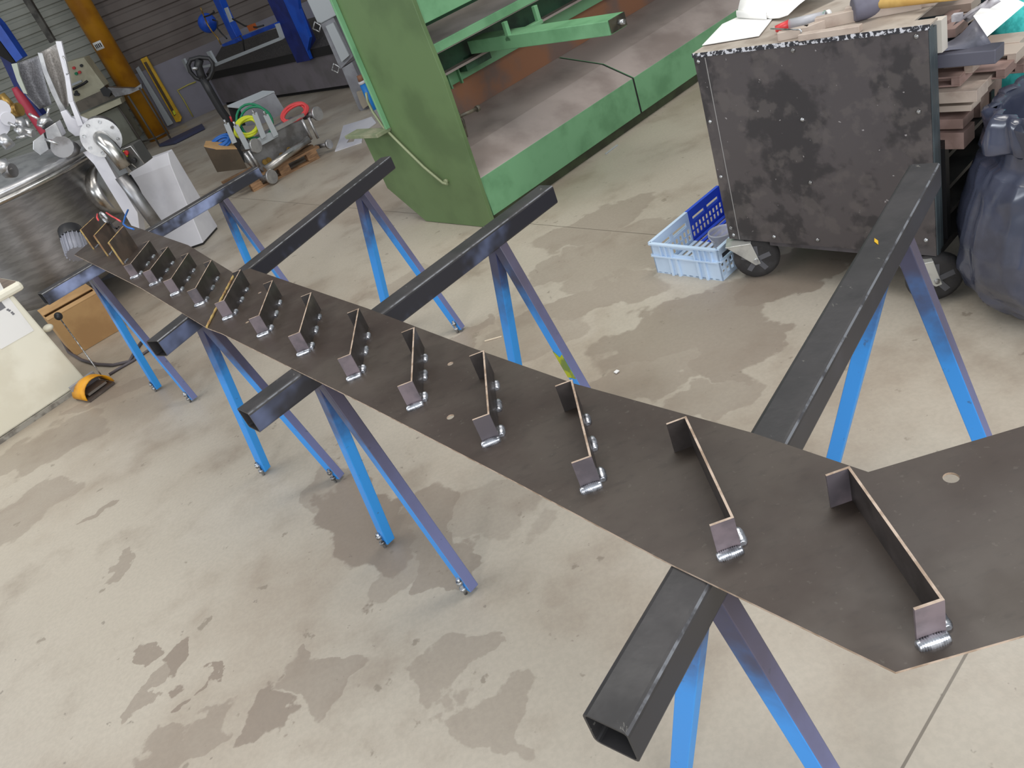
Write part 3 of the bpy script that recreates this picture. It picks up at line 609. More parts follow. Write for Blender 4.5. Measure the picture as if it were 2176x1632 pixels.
solo('teal_bag', tl, TEAL, 'teal cloth bundle at the right edge behind the profile stack', 'cloth bundle')
# ------------------------------------------------------------------ bin bag
from mathutils import noise as MN
bc = V((1.975, 2.062, 0)); rows = []
prof = [(.05, .004), (.17, .006), (.25, .03), (.30, .09), (.325, .18), (.325, .28), (.305, .38), (.275, .48), (.245, .56), (.24, .62), (.245, .69), (.235, .705), (.225, .70)]
NB = 200
def crease(p, k, off):
    d = MN.voronoi(p * k + V((off, off * 2, 0)))[0]; return min(1.0, (d[1] - d[0]) * 1.6)
fine = []
for i in range(len(prof) - 1):
    for j in range(9): t = j / 9; fine.append((prof[i][0] + (prof[i + 1][0] - prof[i][0]) * t, prof[i][1] + (prof[i + 1][1] - prof[i][1]) * t))
fine.append(prof[-1]); nout = len(fine); fine += [(.222, .66), (.21, .5), (.19, .35), (.12, .26), (.01, .25)]
def ridge(p, k, off):
    d = MN.voronoi(p * k + V((off, off * 2, 0)))[0]; return 1 - min(1.0, (d[1] - d[0]) * 1.25)
for q_, (r_, z) in enumerate(fine):
    row = []
    for i in range(NB):
        a = 2 * math.pi * i / NB; e = V((math.cos(a), math.sin(a), 0)); lo = max(0, min(1, (.42 - z) / .3))
        p = e * .28 + V((0, 0, z * (.45 + .5 * lo)))
        amp = (.062 if z < .54 else .03) * min(1, r_ / .2) * (1 if q_ < nout else .4)
        d = (ridge(p, 4.2, 1.3) - .5) * amp + (ridge(p, 9.5, 4.1) - .5) * amp * .42 + .03 * MN.noise(p * 3.5)
        row.append(bc + e * max(.005, r_ + d) + V((0, 0, max(.003, z + (.016 * MN.noise(p * 7 + V((5, 0, 0))) if z > .05 else 0)))))
    rows.append(row)
bb = thing('bin_bag', bc, 'crumpled dark grey blue bin bag standing at the right edge', 'bin bag')
MB().grid(rows, True, True).build('bag', BAGP, bb)
rows = []
for r_, z in ((.24, .707), (.262, .717), (.274, .70), (.278, .67), (.282, .62), (.285, .575), (.28, .565), (.27, .575)):
    rows.append([bc + V((math.cos(a), math.sin(a), 0)) * (r_ + .05 * (crease(V((math.cos(a) * .3, math.sin(a) * .3, z * .5)), 7, 2.2) - .4)) + V((0, 0, z + .03 * math.sin(a * 2 + 1.4) * (.75 - z) / .15 + .01 * MN.noise(V((a * 3, z * 9, 0))))) for a in [2 * math.pi * i / NB for i in range(NB)]])
MB().grid(rows, True, True).build('folded_cuff', BAGP, bb)
# ------------------------------------------------------------------ blue crate and contents
Q = Frame(at(1397, 579), 58.4)           # U = long side away to the right, -W = short side towards the right front
cr = thing('plastic_crate', Q(.3, -.19, 0), 'pale blue and royal blue slotted plastic crate on the floor beside the cart', 'crate')
CL, CWd, CH = .60, .385, .17; sp = .31
def crate_half(u0, u1, name, m_, near):
    b = MB(); t = .006
    for w0 in (0, -CWd + .0):
        s = -1 if w0 == 0 else 1; wa, wb = sorted((w0, w0 + s * t))
        b.fbox(Q, u0, u1, wa, wb, 0.0, .022); b.fbox(Q, u0, u1, wa, wb, .155, CH)
        k = 9
        for r_, (za, zb) in enumerate(((.022, .05), (.058, .085))):      # slotted lower wall
            for i in range(k + 1):
                uu = u0 + (u1 - u0 - .012) * i / k; b.fbox(Q, uu, uu + .012, wa, wb, za, zb)
        b.fbox(Q, u0, u1, wa, wb, .05, .058); b.fbox(Q, u0, u1, wa, wb, .085, .102)
        for ua_, ub_ in ((u0, u0 + .03), (u0 + (u1 - u0) * .5 - .012, u0 + (u1 - u0) * .5 + .012), (u1 - .03, u1)): b.fbox(Q, ua_, ub_, wa, wb, .102, .13)
        b.fbox(Q, u0, u1, wa, wb, .128, .155)
        lw = w0 - s * .012; la, lb_ = sorted((w0, lw)); b.fbox(Q, u0, u1, la, lb_, CH - .008, CH); b.fbox(Q, u0, u1, la, lb_, .098, .104)
    for i in range(10):                                                   # floor ribs
        ww = -.01 - i * (CWd - .03) / 9.5; b.fbox(Q, u0, u1, ww - .02, ww, 0.002, .008)
    ue = u0 if near else u1; ea, eb = sorted((ue, ue + (t if near else -t)))
    b.fbox(Q, ea, eb, -CWd, 0, 0, .105); b.fbox(Q, ea, eb, -CWd, -.25, .105, CH); b.fbox(Q, ea, eb, -.13, 0, .105, CH); b.fbox(Q, ea, eb, -.25, -.13, .145, CH); b.fbox(Q, ea, eb, -.25, -.13, .105, .115)
    if near:
        b.fbox(Q, -.014, 0, -CWd, 0, CH - .008, CH); b.fbox(Q, -.014, 0, -CWd, 0, .098, .104)
        for ww in (-.06, -.09, -.12, -.255, -.285, -.315, -.35): b.fbox(Q, -.012, 0, ww - .004, ww, .104, CH - .008)
        for ww in (-.10, -.14, -.26, -.30): b.fbox(Q, -.010, 0, ww - .012, ww, .0, .098)
    b.build(name, m_, cr)
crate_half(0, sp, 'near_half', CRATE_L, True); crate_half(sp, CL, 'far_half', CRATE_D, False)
cup = MB(); cc = Q(.27, -.22, .01); cup.lathe(cc, (0, 0, 1), [(.046, 0), (.062, .085), (.066, .088), (.066, .094), (.060, .094), (.058, .085), (.043, .004), (.001, .004)], 28, False)
cup.tube([cc + V((.0, 0, .06)) + Q.U * .064 * math.cos(t) + Q.W * .064 * math.sin(t) + V((0, 0, .022 * math.sin(t * 1.0))) for t in [i * math.pi / 12 for i in range(13)]], .004, 6)
solo('plastic_pot', cup, CLEARP, 'cloudy clear plastic pot with a carrying handle standing in the crate', 'pot')
for (ua_, wa_), (ub_, wb_), h_, lab, m_ in (((.06, -.28), (.26, -.33), .05, 'dark flat steel bar leaning in the crate against the near right corner', STEEL_B), ((.20, -.30), (.34, -.28), .03, 'rusty steel block lying in the crate by the cart', OFFR), ((.13, -.20), (.24, -.29), .02, 'thin pale metal strip lying on the crate floor under the pot', OFFC)):
    m = MB(); m.bar(Q(ua_, wa_, .012 + h_ / 2), Q(ub_, wb_, .012 + h_ / 2), .008 if h_ > .04 else .03, h_); solo('scrap_bar', m, m_, lab, 'scrap metal', 'scrap metal in the crate')
# ------------------------------------------------------------------ stainless kettle
kc = V((-3.3, 7.1, 0)); KR = .80
TX = azv(104); TY = V((-TX.y, TX.x, 0))
kt = thing('stainless_kettle', kc, 'large round stainless steel cooking kettle with hinged lid and perforated guards', 'kettle')
MB().lathe(kc, (0, 0, 1), [(.001, .16), (.28, .17), (.50, .22), (.66, .30), (.75, .40), (KR, .52), (KR, 1.08), (KR + .02, 1.09), (KR + .02, 1.14), (KR - .03, 1.15)], 64).build('bowl', BRUSHED, kt)
MB().lathe(kc + V((0, 0, 1.15)), (0, 0, 1), [(KR + .03, 0), (KR + .03, .05), (KR - .05, .06), (.55, .11), (.25, .15), (.001, .16)], 64).build('lid', STAIN_M, kt)
MB().tube([kc + V((math.cos(t) * (KR + .035), math.sin(t) * (KR + .035), 1.13)) for t in [i * 2 * math.pi / 64 for i in range(64)]], .022, 8, True).build('rim', STAINLESS, kt)
hubc = kc + TX * (KR - .02) + V((0, 0, .84))
MB().lathe(hubc - TX * .06, TX, [(.21, 0), (.21, .15), (.18, .17), (.07, .18)], 40).build('trunnion_hub', STAINLESS, kt)
BK = Frame(at(434, 520), 104)                      # cabinet frame: front along az 104
def kbox(nm, px0, px1, py, w0, w1, z0, z1, m_, par=kt):
    u0 = BK.uz(px0, py, w0)[0]; u1 = BK.uz(px1, py, w0)[0]; return MB().fbox(BK, u0, u1, w0, w1, z0, z1).build(nm, m_, par, bevel=.006)
cab = MB().prism([BK(u, w, z) for u, w, z in ((-.62, .0, .02), (0, 0, .02), (0, 0, .72), (-.03, .12, .86), (-.62, .12, .86), (-.62, 0, .74))], (0, 0, 0) and BK.W) if False else MB()
pr = [(.0, .02), (.23, .735), (.30, .83), (.40, .83), (.40, .02)]
cab.prism([BK(-.44, w, z) for w, z in pr], BK.U * .44); cab.build('cabinet', WHITEP, kt, bevel=.006)
MB().fbox(BK, -.43, -.01, .01, .39, 0, .02).build('cabinet_plinth', BLACKP, kt)
col = MB(); wq = lambda x, y, w: BK.onw(x, y, w)
col.prism([wq(x, y, -.80) for x, y in ((200, 349), (222, 334), (246, 377), (292, 452), (300, 515), (268, 460))], BK.W * .10)
col.prism([wq(200, 349, -.80), wq(222, 334, -.80), wq(197, 316, -.63), wq(176, 324, -.63)], V((0, 0, -.01)) + BK.W * .02); col.build('pillar', WHITEP, kt)
MB().prism([BK(-2.1, w, z) for w, z in ((-.05, 0), (-.05, .16), (.35, .16), (.35, 0))], BK.U * 1.15).build('base_frame', GREYP, kt)
bt = BK(-1.05, -.05, .09); MB().cyl(bt, bt - BK.W * .03, .035, 14).build('foot_bolt', ZINC, kt)
pp_ = MB(); pp_.tube([wq(257, 374, -.92), wq(300, 432, -.92), wq(345, 494, -.92)], .05, 16); pp_.build('vent_pipe', STAIN_D, kt)
MB().tube([wq(272, 374, -.76), wq(288, 398, -.76), wq(306, 436, -.76)], .026, 8).build('black_cable', BLACKP, kt)
f4 = [wq(255, 379, -.90), wq(307, 349, -.90), wq(282, 307, -.85), wq(222, 331, -.85)]
BX = [f4[0], f4[1], f4[1] + BK.W * .16, f4[0] + BK.W * .16, f4[3], f4[2], f4[2] + BK.W * .14, f4[3] + BK.W * .14]
cbx = MB().box8(BX).build('control_box', mat('grey_control_box', (84, 84, 82), (74, 74, 72), 4, rough=.4, metal=.2), kt, bevel=.004)
def face_pt(fu, fz): return (BX[0].lerp(BX[1], fu)).lerp(BX[4].lerp(BX[5], fu), fz) - BK.W * .012
for fu, fz, r_, m_, nm in ((.62, .82, .016, YELH, 'yellow_button'), (.70, .78, .018, RED, 'emergency_stop'), (.64, .68, .014, YELH, 'yellow_button'), (.80, .36, .018, BLACKP, 'selector_knob'), (.28, .42, .010, ZINC, 'key_switch')):
    p = face_pt(fu, fz); MB().cyl(p + BK.W * .012, p - BK.W * .022, r_, 14).build(nm, m_, cbx)
gd = MB()
for fu0, fu1 in ((.42, .46), (.50, 1.03)): 
    gd.tube([face_pt(fu0, .0), face_pt(fu0, 1.0) - BK.W * .04, face_pt(fu1, 1.0) - BK.W * .04, face_pt(fu1, .02)], .004, 6)
gd.tube([face_pt(.72, .05), face_pt(.56, .92) - BK.W * .03], .004, 6); gd.build('guard_rail', STAIN_M, cbx)
fc = hubc + TX * .14 + V((0, 0, .52)) - BK.W * .0
FD = (azv(165)).normalized()
fz_ = at(215, 292, 1.25); fcn = fz_
MB().cyl(fcn, fcn + FD * .022, .145, 28).build('flange', STAIN_M, kt)
fb = MB(); fx, fy = perp(FD)
for i in range(8):
    t = i * math.pi / 4 + .3; c = fcn + FD * .022 + (fx * math.cos(t) + fy * math.sin(t)) * .115; fb.cyl(c, c + FD * .008, .014, 6)
fb.build('flange_bolts', ZINC, kt)
e0 = fcn + FD * .02; ez = V((0, 0, 1)); et = azv(104)
MB().tube([e0, e0 + FD * .06, e0 + FD * .10 - ez * .02 + et * .01, e0 + FD * .125 - ez * .07 + et * .03, e0 + FD * .13 - ez * .13 + et * .04, e0 + FD * .13 - ez * .24 + et * .05], .056, 18).build('elbow_pipe', STAINLESS, kt)
MB().cyl(fcn - FD * .01, fcn - FD * .42, .13, 24).build('gearbox', STAIN_D, kt)
# slotted arm plate and guards (perforated, arched)
NB_ = Frame((0, 7.0), 90)
def npt(px, py, y): v = ray(px, py); return EYE + v * (y / v.y)
ar = MB(); ar.prism([npt(x, y, 6.9) for x, y in ((128, 238), (140, 234), (152, 250), (180, 262), (205, 262), (196, 285), (160, 290), (145, 278))], (0, .03, 0)); ar.build('slotted_arm', WHITEP, kt, bevel=.003)
ar = MB(); ar.prism([npt(x, y, 6.86) for x, y in ((147, 217), (156, 216), (177, 266), (166, 268))], (0, .03, 0)); ar.build('lift_strut', WHITEP, kt)
tr = MB().tube([npt(x, y, 6.95) for x, y in ((150, 255), (170, 252), (185, 258), (196, 270), (202, 286))], .025, 8); tr.build('curved_track', WHITEP, kt)
def guard(nm, e1, e2, y, bow, m_):
    rows = []
    for i in range(11):
        t = i / 10
        a = npt(*(e1[0] + (e1[1] - e1[0]) * t), y) if False else None
        rows.append([])
    return rows
def poly_at(L, t):
    f = t * (len(L) - 1); i = min(int(f), len(L) - 2); return V(L[i] + (0,)).lerp(V(L[i + 1] + (0,)), f - i)
def guard(nm, left, right, y, bow, m_, par=kt):
    rows = []
    for i in range(13):
        t = i / 12; a = poly_at(left, t); b = poly_at(right, t); r_ = []
        for j in range(9):
            q = a.lerp(b, j / 8); p = npt(q.x, q.y, y + bow * math.sin(math.pi * j / 8)); r_.append(p)
        rows.append(r_)
    return MB().grid(rows).build(nm, m_, par, solid=.004)
guard('perforated_guard', [(83, 113), (95, 150), (112, 195), (128, 235)], [(122, 92), (132, 120), (142, 170), (146, 225)], 7.25, .16, MESH_L)
def edge(nm, L, y, w, m_): MB().tube([npt(a, b, y) for a, b in L], w, 6).build(nm, m_, kt)
e_ = MB().prism([npt(x, y, 7.2) for x, y in ((80, 112), (90, 113), (100, 150), (128, 215), (142, 236), (130, 240), (108, 195), (92, 155))], (0, .02, 0)); e_.build('guard_flange', STAIN_M, kt)
e_ = MB().prism([npt(x, y, 7.18) for x, y in ((118, 88), (130, 88), (147, 160), (156, 218), (146, 220), (138, 165))], (0, .03, 0)); e_.build('guard_flange', WHITEP, kt)
e_ = MB().tube([npt(x, y, 7.15) for x, y in ((133, 119), (139, 128), (146, 155), (141, 158))], .007, 6); e_.build('guard_handle', STAIN_M, kt)
guard('grey_guard', [(26, 138), (38, 170), (58, 205), (84, 232)], [(82, 118), (90, 150), (104, 200), (110, 222)], 7.9, .14, MESH_G)
e_ = MB().prism([npt(x, y, 7.88) for x, y in ((24, 136), (36, 134), (42, 160), (58, 200), (50, 198), (36, 172))], (0, .02, 0)); e_.build('guard_flange', mat('pale_green_flange', (166, 172, 160), rough=.5), kt)
# hinge blocks, valves and clamps on the lid
for px in (((70, 300), (92, 283), (104, 318), (86, 330), (70, 318)), ((95, 275), (118, 260), (132, 290), (122, 300), (100, 295))):
    MB().prism([npt(x, y, 6.75) for x, y in px], (0, .12, 0)).build('hinge_block', STAIN_M, kt, bevel=.004)
MB().cyl(npt(132, 312, 6.72), npt(150, 322, 6.9), .085, 16).build('hinge_barrel', STAIN_D, kt)
def valve(nm, a, b, r_, y, m_=STAIN_M): return MB().cyl(npt(*a, y), npt(*b, y - .02), r_, 14).build(nm, m_, kt)
valve('valve_body', (38, 252), (50, 278), .042, 6.8); valve('valve_body', (90, 254), (102, 266), .05, 6.8); valve('valve_body', (50, 278), (72, 284), .032, 6.7); valve('valve_body', (36, 272), (50, 284), .030, 6.65); valve('brass_valve', (2, 202), (34, 238), .032, 6.9, BRASS); valve('brass_valve', (26, 236), (42, 232), .05, 6.9, BRASS)
valve('vertical_nozzle', (2, 290), (22, 312), .042, 6.5); valve('lid_clamp', (0, 342), (16, 365), .045, 6.2); valve('lid_clamp_foot', (12, 364), (28, 362), .05, 6.2, STAIN_D)
for c, r_ in (((16, 252), .05), ((2, 230), .062), ((-4, 266), .075)): valve('pressure_gauge', c, (c[0] + 1, c[1] + 1), r_, 6.7, WHITEP)
for a, b in (((18, 261), (36, 270)), ((62, 242), (84, 254)), ((100, 250), (104, 230)), ((56, 254), (62, 268)), ((36, 293), (54, 289)), ((96, 296), (124, 306)), ((80, 265), (92, 269))): valve('clamp_handle', a, b, .010, 6.6)
mt = MB(); m0, m1 = npt(148, 488, 6.2), npt(165, 540, 6.0); mt.cyl(m0.lerp(m1, .35), m1, .075, 20)
ax = (m1 - m0).normalized(); fx, fy = perp(ax)
for i in range(18):
    t = i * 2 * math.pi / 18; o_ = (fx * math.cos(t) + fy * math.sin(t)); mt.bar(m0.lerp(m1, .36) + o_ * .078, m1 + o_ * .078, .005, .014, o_)
kmt = mt.build('motor', MOTOR, kt); MB().cyl(m0, m0.lerp(m1, .36), .085, 22).build('fan_cover', BLACKP, kmt, bevel=.008)
# loose wiring at the end of the plate
for i, (L, m_, lab) in enumerate((([(207, 455), (206, 462), (209, 468)], REDH, 'short red tipped wire left of the ring at the end of the steel plate'), ([(226, 452), (238, 460), (246, 464), (256, 470)], REDH, 'red wire lying over the end of the steel plate'), ([(272, 446), (266, 460), (262, 476), (270, 483), (284, 487)], BLUEH, 'thin blue and red wire at the right of the plate end'), ([(232, 470), (240, 482), (248, 486), (252, 482)], BLACKP, 'black lead curled between two tall fins'))):
    solo('wire', MB().tube([at(x, y, ZP + .135 - .01 * i) for x, y in L], .005, 6), m_, lab, 'wire')
rg = MB(); rc = at(222, 463, ZP + .15); rx = (at(230, 463, ZP + .15) - rc).normalized()
rg.tube([rc + rx * .030 * math.cos(t) + V((0, 0, 1)) * .030 * math.sin(t) for t in [i * 2 * math.pi / 20 for i in range(20)]], .008, 8, True); solo('steel_ring', rg, ZINC, 'small bright steel ring at the far end of the steel plate', 'ring')
# ------------------------------------------------------------------ cream machine corner, pedal, box
MC = Frame(at(190, 815), 52)
cm = thing('cream_machine', MC(-.6, .3, 0), 'cream painted machine housing at the left edge with a white paper on its front', 'machine')
top_u = -.02; b = MB(); b.prism([MC(u, 0, z) for u, z in ((-1.4, .03), (0, .03), (-.03, .74), (-1.4, .74))], MC.W * .55); b.build('housing', CREAM, cm, bevel=.012)
MB().fbox(MC, -1.4, .05, -.02, .58, .74, .80).build('table_top', CREAM, cm, bevel=.02)
MB().fbox(MC, -1.4, .03, .0, .56, .80, .806).build('top_plate', mat('worn_top_plate', (132, 118, 106), (110, 98, 90), 9, rough=.5), cm)
MB().fbox(MC, -1.45, .015, -.02, .57, .0, .03).build('base_skirt', mat('grey_skirt', (150, 146, 136), (110, 104, 96), 14, rough=.6), cm)
for dz_ in (0,):
    pa = MB(); pt = [MC.onw(x, y, -.0) for x, y in ((0, 600), (14, 626), (72, 702), (2, 742), (-40, 690))]; pa.prism([p - MC.W * .001 for p in pt], MC.W * -.002); po = pa.build('paper_label', WHITE, cm)
    tx = MB()
    for i, (x, y) in enumerate(((16, 658), (20, 660), (25, 664), (28, 667))): c = MC.onw(x, y, -.0) - MC.W * .0035; tx.bar(c - MC.U * .007, c + MC.U * .007, .002, .010)
    c = MC.onw(0, 650, -.0) - MC.W * .0035; tx.bar(c - MC.U * .05, c + MC.U * .02, .002, .05); tx.build('printed_text', mat('grey_print', (120, 120, 124), rough=.7), po)
mo = MC(-.28, .12, .806); MB().lathe(mo, (0, 0, 1), [(.085, 0), (.09, .01), (.09, .20), (.06, .21), (.001, .21)], 24).build('motor_body', mat('blue_grey_motor', (96, 108, 130), rough=.45), cm)
kn = MC.onw(102, 697, .1); MB().ball(kn, .035, 12, .7).build('hinge_knob', CREAM, cm)
fp = thing('foot_pedal', at(205, 835), 'orange yellow guarded foot pedal with a thin carrying rod on the floor', 'foot pedal')
FP = Frame(at(192, 856), 45)
MB().fbox(FP, 0, .20, 0, .20, 0.004, .02).build('base', mat('worn_pedal_base', (104, 92, 84), (80, 70, 64), 14, rough=.6), fp)
def arch(F, u, r_w, h, n=10): return [(u, -r_w + 0 * i, h) for i in range(n)]
hs = MB(); rows = []
for u in (0.005, .11, .20):
    rows.append([FP(.10 - .105 * math.cos(t), u, .02 + .10 * math.sin(t) * (1.0 if u < .15 else .75)) for t in [i * math.pi / 14 for i in range(15)]])
hs.grid(rows); hs.build('guard_hood', SAFETY, fp, solid=.006)
MB().fbox(FP, .03, .17, .03, .15, .03, .045).build('treadle', mat('pedal_treadle', (120, 112, 104), rough=.5), fp)
MB().fbox(FP, .01, .19, .17, .20, .02, .10).build('back_block', GREYP, fp)
r0_ = FP(.205, .14, .03); r1_ = MC.onw(124, 672, .12); ro = MB().tube([r0_, r1_], .004, 6); ro.build('carrying_rod', ZINC, fp); MB().ball(r1_, .026, 12, 1.1).build('ball_knob', BLACKP, fp)
cb = thing('pedal_cable', at(240, 770), 'grey cable curving across the floor from the pedal past the cardboard box', 'cable')
MB().tube([at(x, y, .012) for x, y in ((120, 700), (146, 748), (174, 765), (205, 774), (240, 776), (275, 768), (288, 745), (300, 728))], .012, 8).build('cable_loop', mat('grey_cable', (84, 78, 82), rough=.5), cb)
MB().tube([at(x, y, .010) for x, y in ((232, 796), (255, 782), (280, 768), (310, 748), (330, 735))], .010, 8).build('cable_run', mat('grey_cable', (84, 78, 82), rough=.5), cb)
CB = Frame(at(161, 757), 60); bx = thing('cardboard_box', CB(.2, .2, 0), 'brown cardboard box with open top flap beside the cream machine', 'box')
bw_ = CB.uz(264, 696)[0]
o_ = MB(); t = .006
o_.fbox(CB, 0, bw_, 0, t, 0.002, .325); o_.fbox(CB, 0, bw_, .34, .34 + t, 0.002, .325); o_.fbox(CB, 0, t, t, .34, 0.002, .325); o_.fbox(CB, bw_ - t, bw_, t, .34, 0.002, .325); o_.fbox(CB, t, bw_ - t, t, .34, .002, .01); o_.build('carton', CARD, bx)
MB().fbox(CB, .0, bw_, .0, .12, .326, .331).build('front_flap', CARD, bx); MB().prism([CB(0, .21, .326), CB(bw_, .21, .326), CB(bw_, .42, .335), CB(0, .42, .335)], (0, 0, .005)).build('rear_flap', CARD, bx)
# ------------------------------------------------------------------ yellow column and things by the back wall
yc = MB(); c0 = npt(330, 285, 16.6); c0 = V((-4.30, 16.7, 0))
q1, q2 = npt(175, 8, 16.6), npt(270, 183, 16.6); cc_ = (q1 + q2) / 2; ycx = thing('yellow_column', (cc_.x, cc_.y, 0), 'tall round yellow column by the grey cladding wall with a small white label', 'column')
yc.cyl(V((cc_.x, cc_.y, 0)), V((cc_.x, cc_.y, 7)), .205, 32); yc.build('shaft', YELLOW, ycx)
lbp = npt(207, 98, 16.4); lb_ = MB(); lb_.grid([[V((cc_.x, cc_.y, 0)) + V((math.sin(t) * .208, -math.cos(t) * .208, lbp.z + dz_)) for t in [-.75 + .1 * i for i in range(10)]] for dz_ in (-.07, .07)]); lo_ = lb_.build('label', WHITE, ycx, solid=.002)
tx = MB()
for i in range(4): t = -.52 + .17 * i; p = V((cc_.x + math.sin(t) * .211, cc_.y - math.cos(t) * .211, lbp.z)); tx.bar(p - V((0, 0, .035)), p + V((0, 0, .035)), .022, .002, (math.sin(t), -math.cos(t), 0))
tx.build('printed_marks', INK, lo_)
def flat(nm, pts, y, th, m_, par, bev=0): return MB().prism([npt(a, b, y) for a, b in pts], (0, th, 0)).build(nm, m_, par, bevel=bev)
co = thing('control_console', npt(220, 330, 15.8), 'old cream machine console with buttons and levers in front of the yellow column', 'console')
flat('button_panel', ((138, 133), (178, 122), (222, 182), (222, 195), (160, 220), (150, 205)), 16.0, .35, CONSOLE, co, .01)
flat('desk_top', ((160, 218), (222, 190), (250, 206), (168, 240)), 15.9, .4, mat('desk_brown_top', (112, 104, 94), (92, 86, 78), 5, rough=.6), co)
flat('front_strip', ((164, 248), (255, 208), (259, 220), (190, 252), (172, 258)), 15.6, .3, CONSOLE, co, .005)
flat('side_cabinet', ((192, 252), (250, 226), (292, 296), (224, 330), (200, 300)), 15.8, .5, CONS_D, co, .01)
for x, y, m_ in ((158, 144, RED), (170, 153, RED), (163, 156, GREENH), (174, 139, BLACKP), (161, 200, BLACKP), (167, 200, BLACKP), (163, 195, BLACKP)):
    p = npt(x, y, 16.0); MB().cyl(p, p - V((0, .05, 0)), .025, 10).build('button', m_, co)
lv = MB().tube([npt(154, 190, 15.9), npt(178, 178, 15.85), npt(186, 172, 15.85)], .022, 8); lv.build('lever', BLACKP, co); 
flat('white_slider', ((152, 178), (172, 170), (174, 174), (154, 183)), 15.95, .05, GREY_L, co)
flat('dark_vice', ((212, 190), (222, 183), (236, 195), (232, 206), (220, 204)), 15.7, .2, BLACKP, co)
flat('grey_vice_arm', ((228, 186), (285, 188), (300, 178), (302, 188), (275, 200), (245, 206)), 15.75, .15, STAIN_D, co)
st = thing('small_steel_stand', npt(300, 300, 13.6), 'thin dark steel frame stand in front of the yellow column', 'stand')
for L in (((248, 222), (312, 318)), ((272, 203), (341, 312)), ((296, 186), (364, 297))):
    f_ = at(*L[1], 0.0); MB().tube([npt(*L[0], f_.y), f_], .018, 6).build('leg', mat('dark_frame_steel', (84, 78, 72), rough=.5), st)
MB().tube([at(300, 302, .12), at(330, 293, .12), at(356, 280, .12)], .018, 6).build('cross_rail', mat('dark_frame_steel', (84, 78, 72), rough=.5), st)
YL = at(384, 259, .004).y - .55; YK = at(361, 268, .004).y - .6
tool_p = MB(); tool_p.prism([npt(x, y, YL) for x, y in ((298, 126), (311, 120), (386, 250), (384, 258), (374, 260))], (0, .06, 0)); sl = thing('spirit_level', npt(380, 258, YL), 'long yellow spirit level leaning against the lower wall', 'spirit level'); tool_p.build('frame', YELLOW2, sl, bevel=.006)
flat('dark_web', ((305, 133), (311, 131), (374, 243), (370, 247)), YL - .01, .02, mat('level_web', (74, 58, 34), rough=.5), sl)
flat('vial', ((366, 236), (370, 234), (374, 242), (370, 245)), YL - .02, .02, YELH, sl)
solo('white_plank', MB().prism([npt(x, y, YK) for x, y in ((288, 146), (294, 141), (368, 262), (356, 268), (330, 220))], (0, .05, 0)), GREY_L, 'pale grey plank leaning between the yellow column and the spirit level', 'plank')
wr_ = thing('yellow_wire_frame', WB.onw(400, 215, -.02), 'thin yellow square outline on the lower wall', 'outline')
MB().tube([WB.onw(x, y, -.03) for x, y in ((410, 248), (390, 212), (377, 192), (400, 180), (416, 174))], .014, 6).build('wire', mat('pale_yellow_wire', (186, 176, 92), rough=.5), wr_)
solo('blue_floor_bar', MB().prism([at(x, y, .01) for x, y in ((340, 312), (432, 268), (436, 274), (372, 306))], (0, 0, .05)), mat('dark_blue_bar', (56, 60, 88), rough=.5), 'dark blue bar lying on the floor below the spirit level', 'bar')
bs = thing('blue_post', npt(20, 130, 12), 'bright blue steel post at the upper left corner', 'post')
flat('post', ((-30, 20), (0, 52), (48, 122), (34, 132), (0, 86), (-30, 60)), 12, .2, BLUE, bs); flat('dark_back', ((-30, 62), (0, 88), (32, 132), (24, 134), (-30, 100)), 12.1, .2, DARKIN, bs)
flat('navy_side', ((-10, 100), (24, 134), (60, 205), (90, 245), (70, 250), (40, 205)), 12.3, .2, NAVY, bs)
gq = npt(30, 186, 9.6); gcy = MB(); gcy.lathe((gq.x, gq.y, 0), (0, 0, 1), [(.05, 0), (.052, .02), (.052, gq.z - .18), (.045, gq.z - .08), (.035, gq.z - .03), (.03, gq.z)], 20)  # floor-standing cylinder drawn for a small dark red cover
solo('red_cover_cylinder', gcy, mat('dark_red_cylinder', (168, 50, 70), rough=.5), 'dark red cylinder standing behind the grey perforated guard', 'cylinder')
solo('wall_channel', MB().prism([npt(x, y, 15.0) for x, y in ((48, 0), (64, 0), (116, 86), (106, 92))], (0, .1, 0)), mat('dark_wall_channel', (92, 90, 84), (60, 58, 54), 6, rough=.6), 'dark vertical cable channel on the grey cladding wall', 'channel')
# ------------------------------------------------------------------ far roller bed machine
RB = Frame(at(593, 209), 148.4)
rb = thing('roller_bed_machine', RB(1.2, .4, 0), 'long grey machine with a dark mesh bed behind the pallet truck', 'machine')
MB().fbox(RB, -2.6, 2.75, 0.0, .9, .06, .55).build('plinth', PLINTH, rb); MB().fbox(RB, -2.6, 2.75, .06, .85, 0, .06).build('toe_recess', DARKIN, rb)
MB().fbox(RB, -2.6, 2.75, -.03, .0, .55, .68).build('dark_belt', DARKIN, rb)
MB().prism([RB(-2.6, w, z) for w, z in ((-.02, .68), (.55, 1.0), (.9, 1.0), (.9, .6), (-.02, .6))], RB.U * 5.35).build('mesh_bed', MESH_D, rb)
def rbx(nm, pts, w, th, m_, par, bev=0): return MB().prism([RB.onw(a, b, w) for a, b in pts], RB.W * th).build(nm, m_, par, bevel=bev)
bp = thing('blue_upright', RB.onw(630, 133, -.1), 'dark blue steel upright in front of the mesh bed', 'upright')
rbx('upright', ((566, -4), (600, -4), (659, 128), (631, 134)), -.1, .25, NAVY, bp); rbx('upright_side', ((600, -4), (632, -4), (636, 20), (658, 80), (653, 108), (659, 126)), -.12, .05, BLUE, bp)
ra = thing('white_guard_rail', RB.onw(520, 110, -.3), 'pale grey angle rail framing the mesh bed', 'rail')
for pts in (((438, 111), (445, 109), (462, 140), (456, 142)), ((456, 142), (455, 135), (597, 78), (600, 84)), ((584, 52), (590, 51), (601, 82), (595, 84))): rbx('rail', pts, -.35, .04, GREY_L, ra)
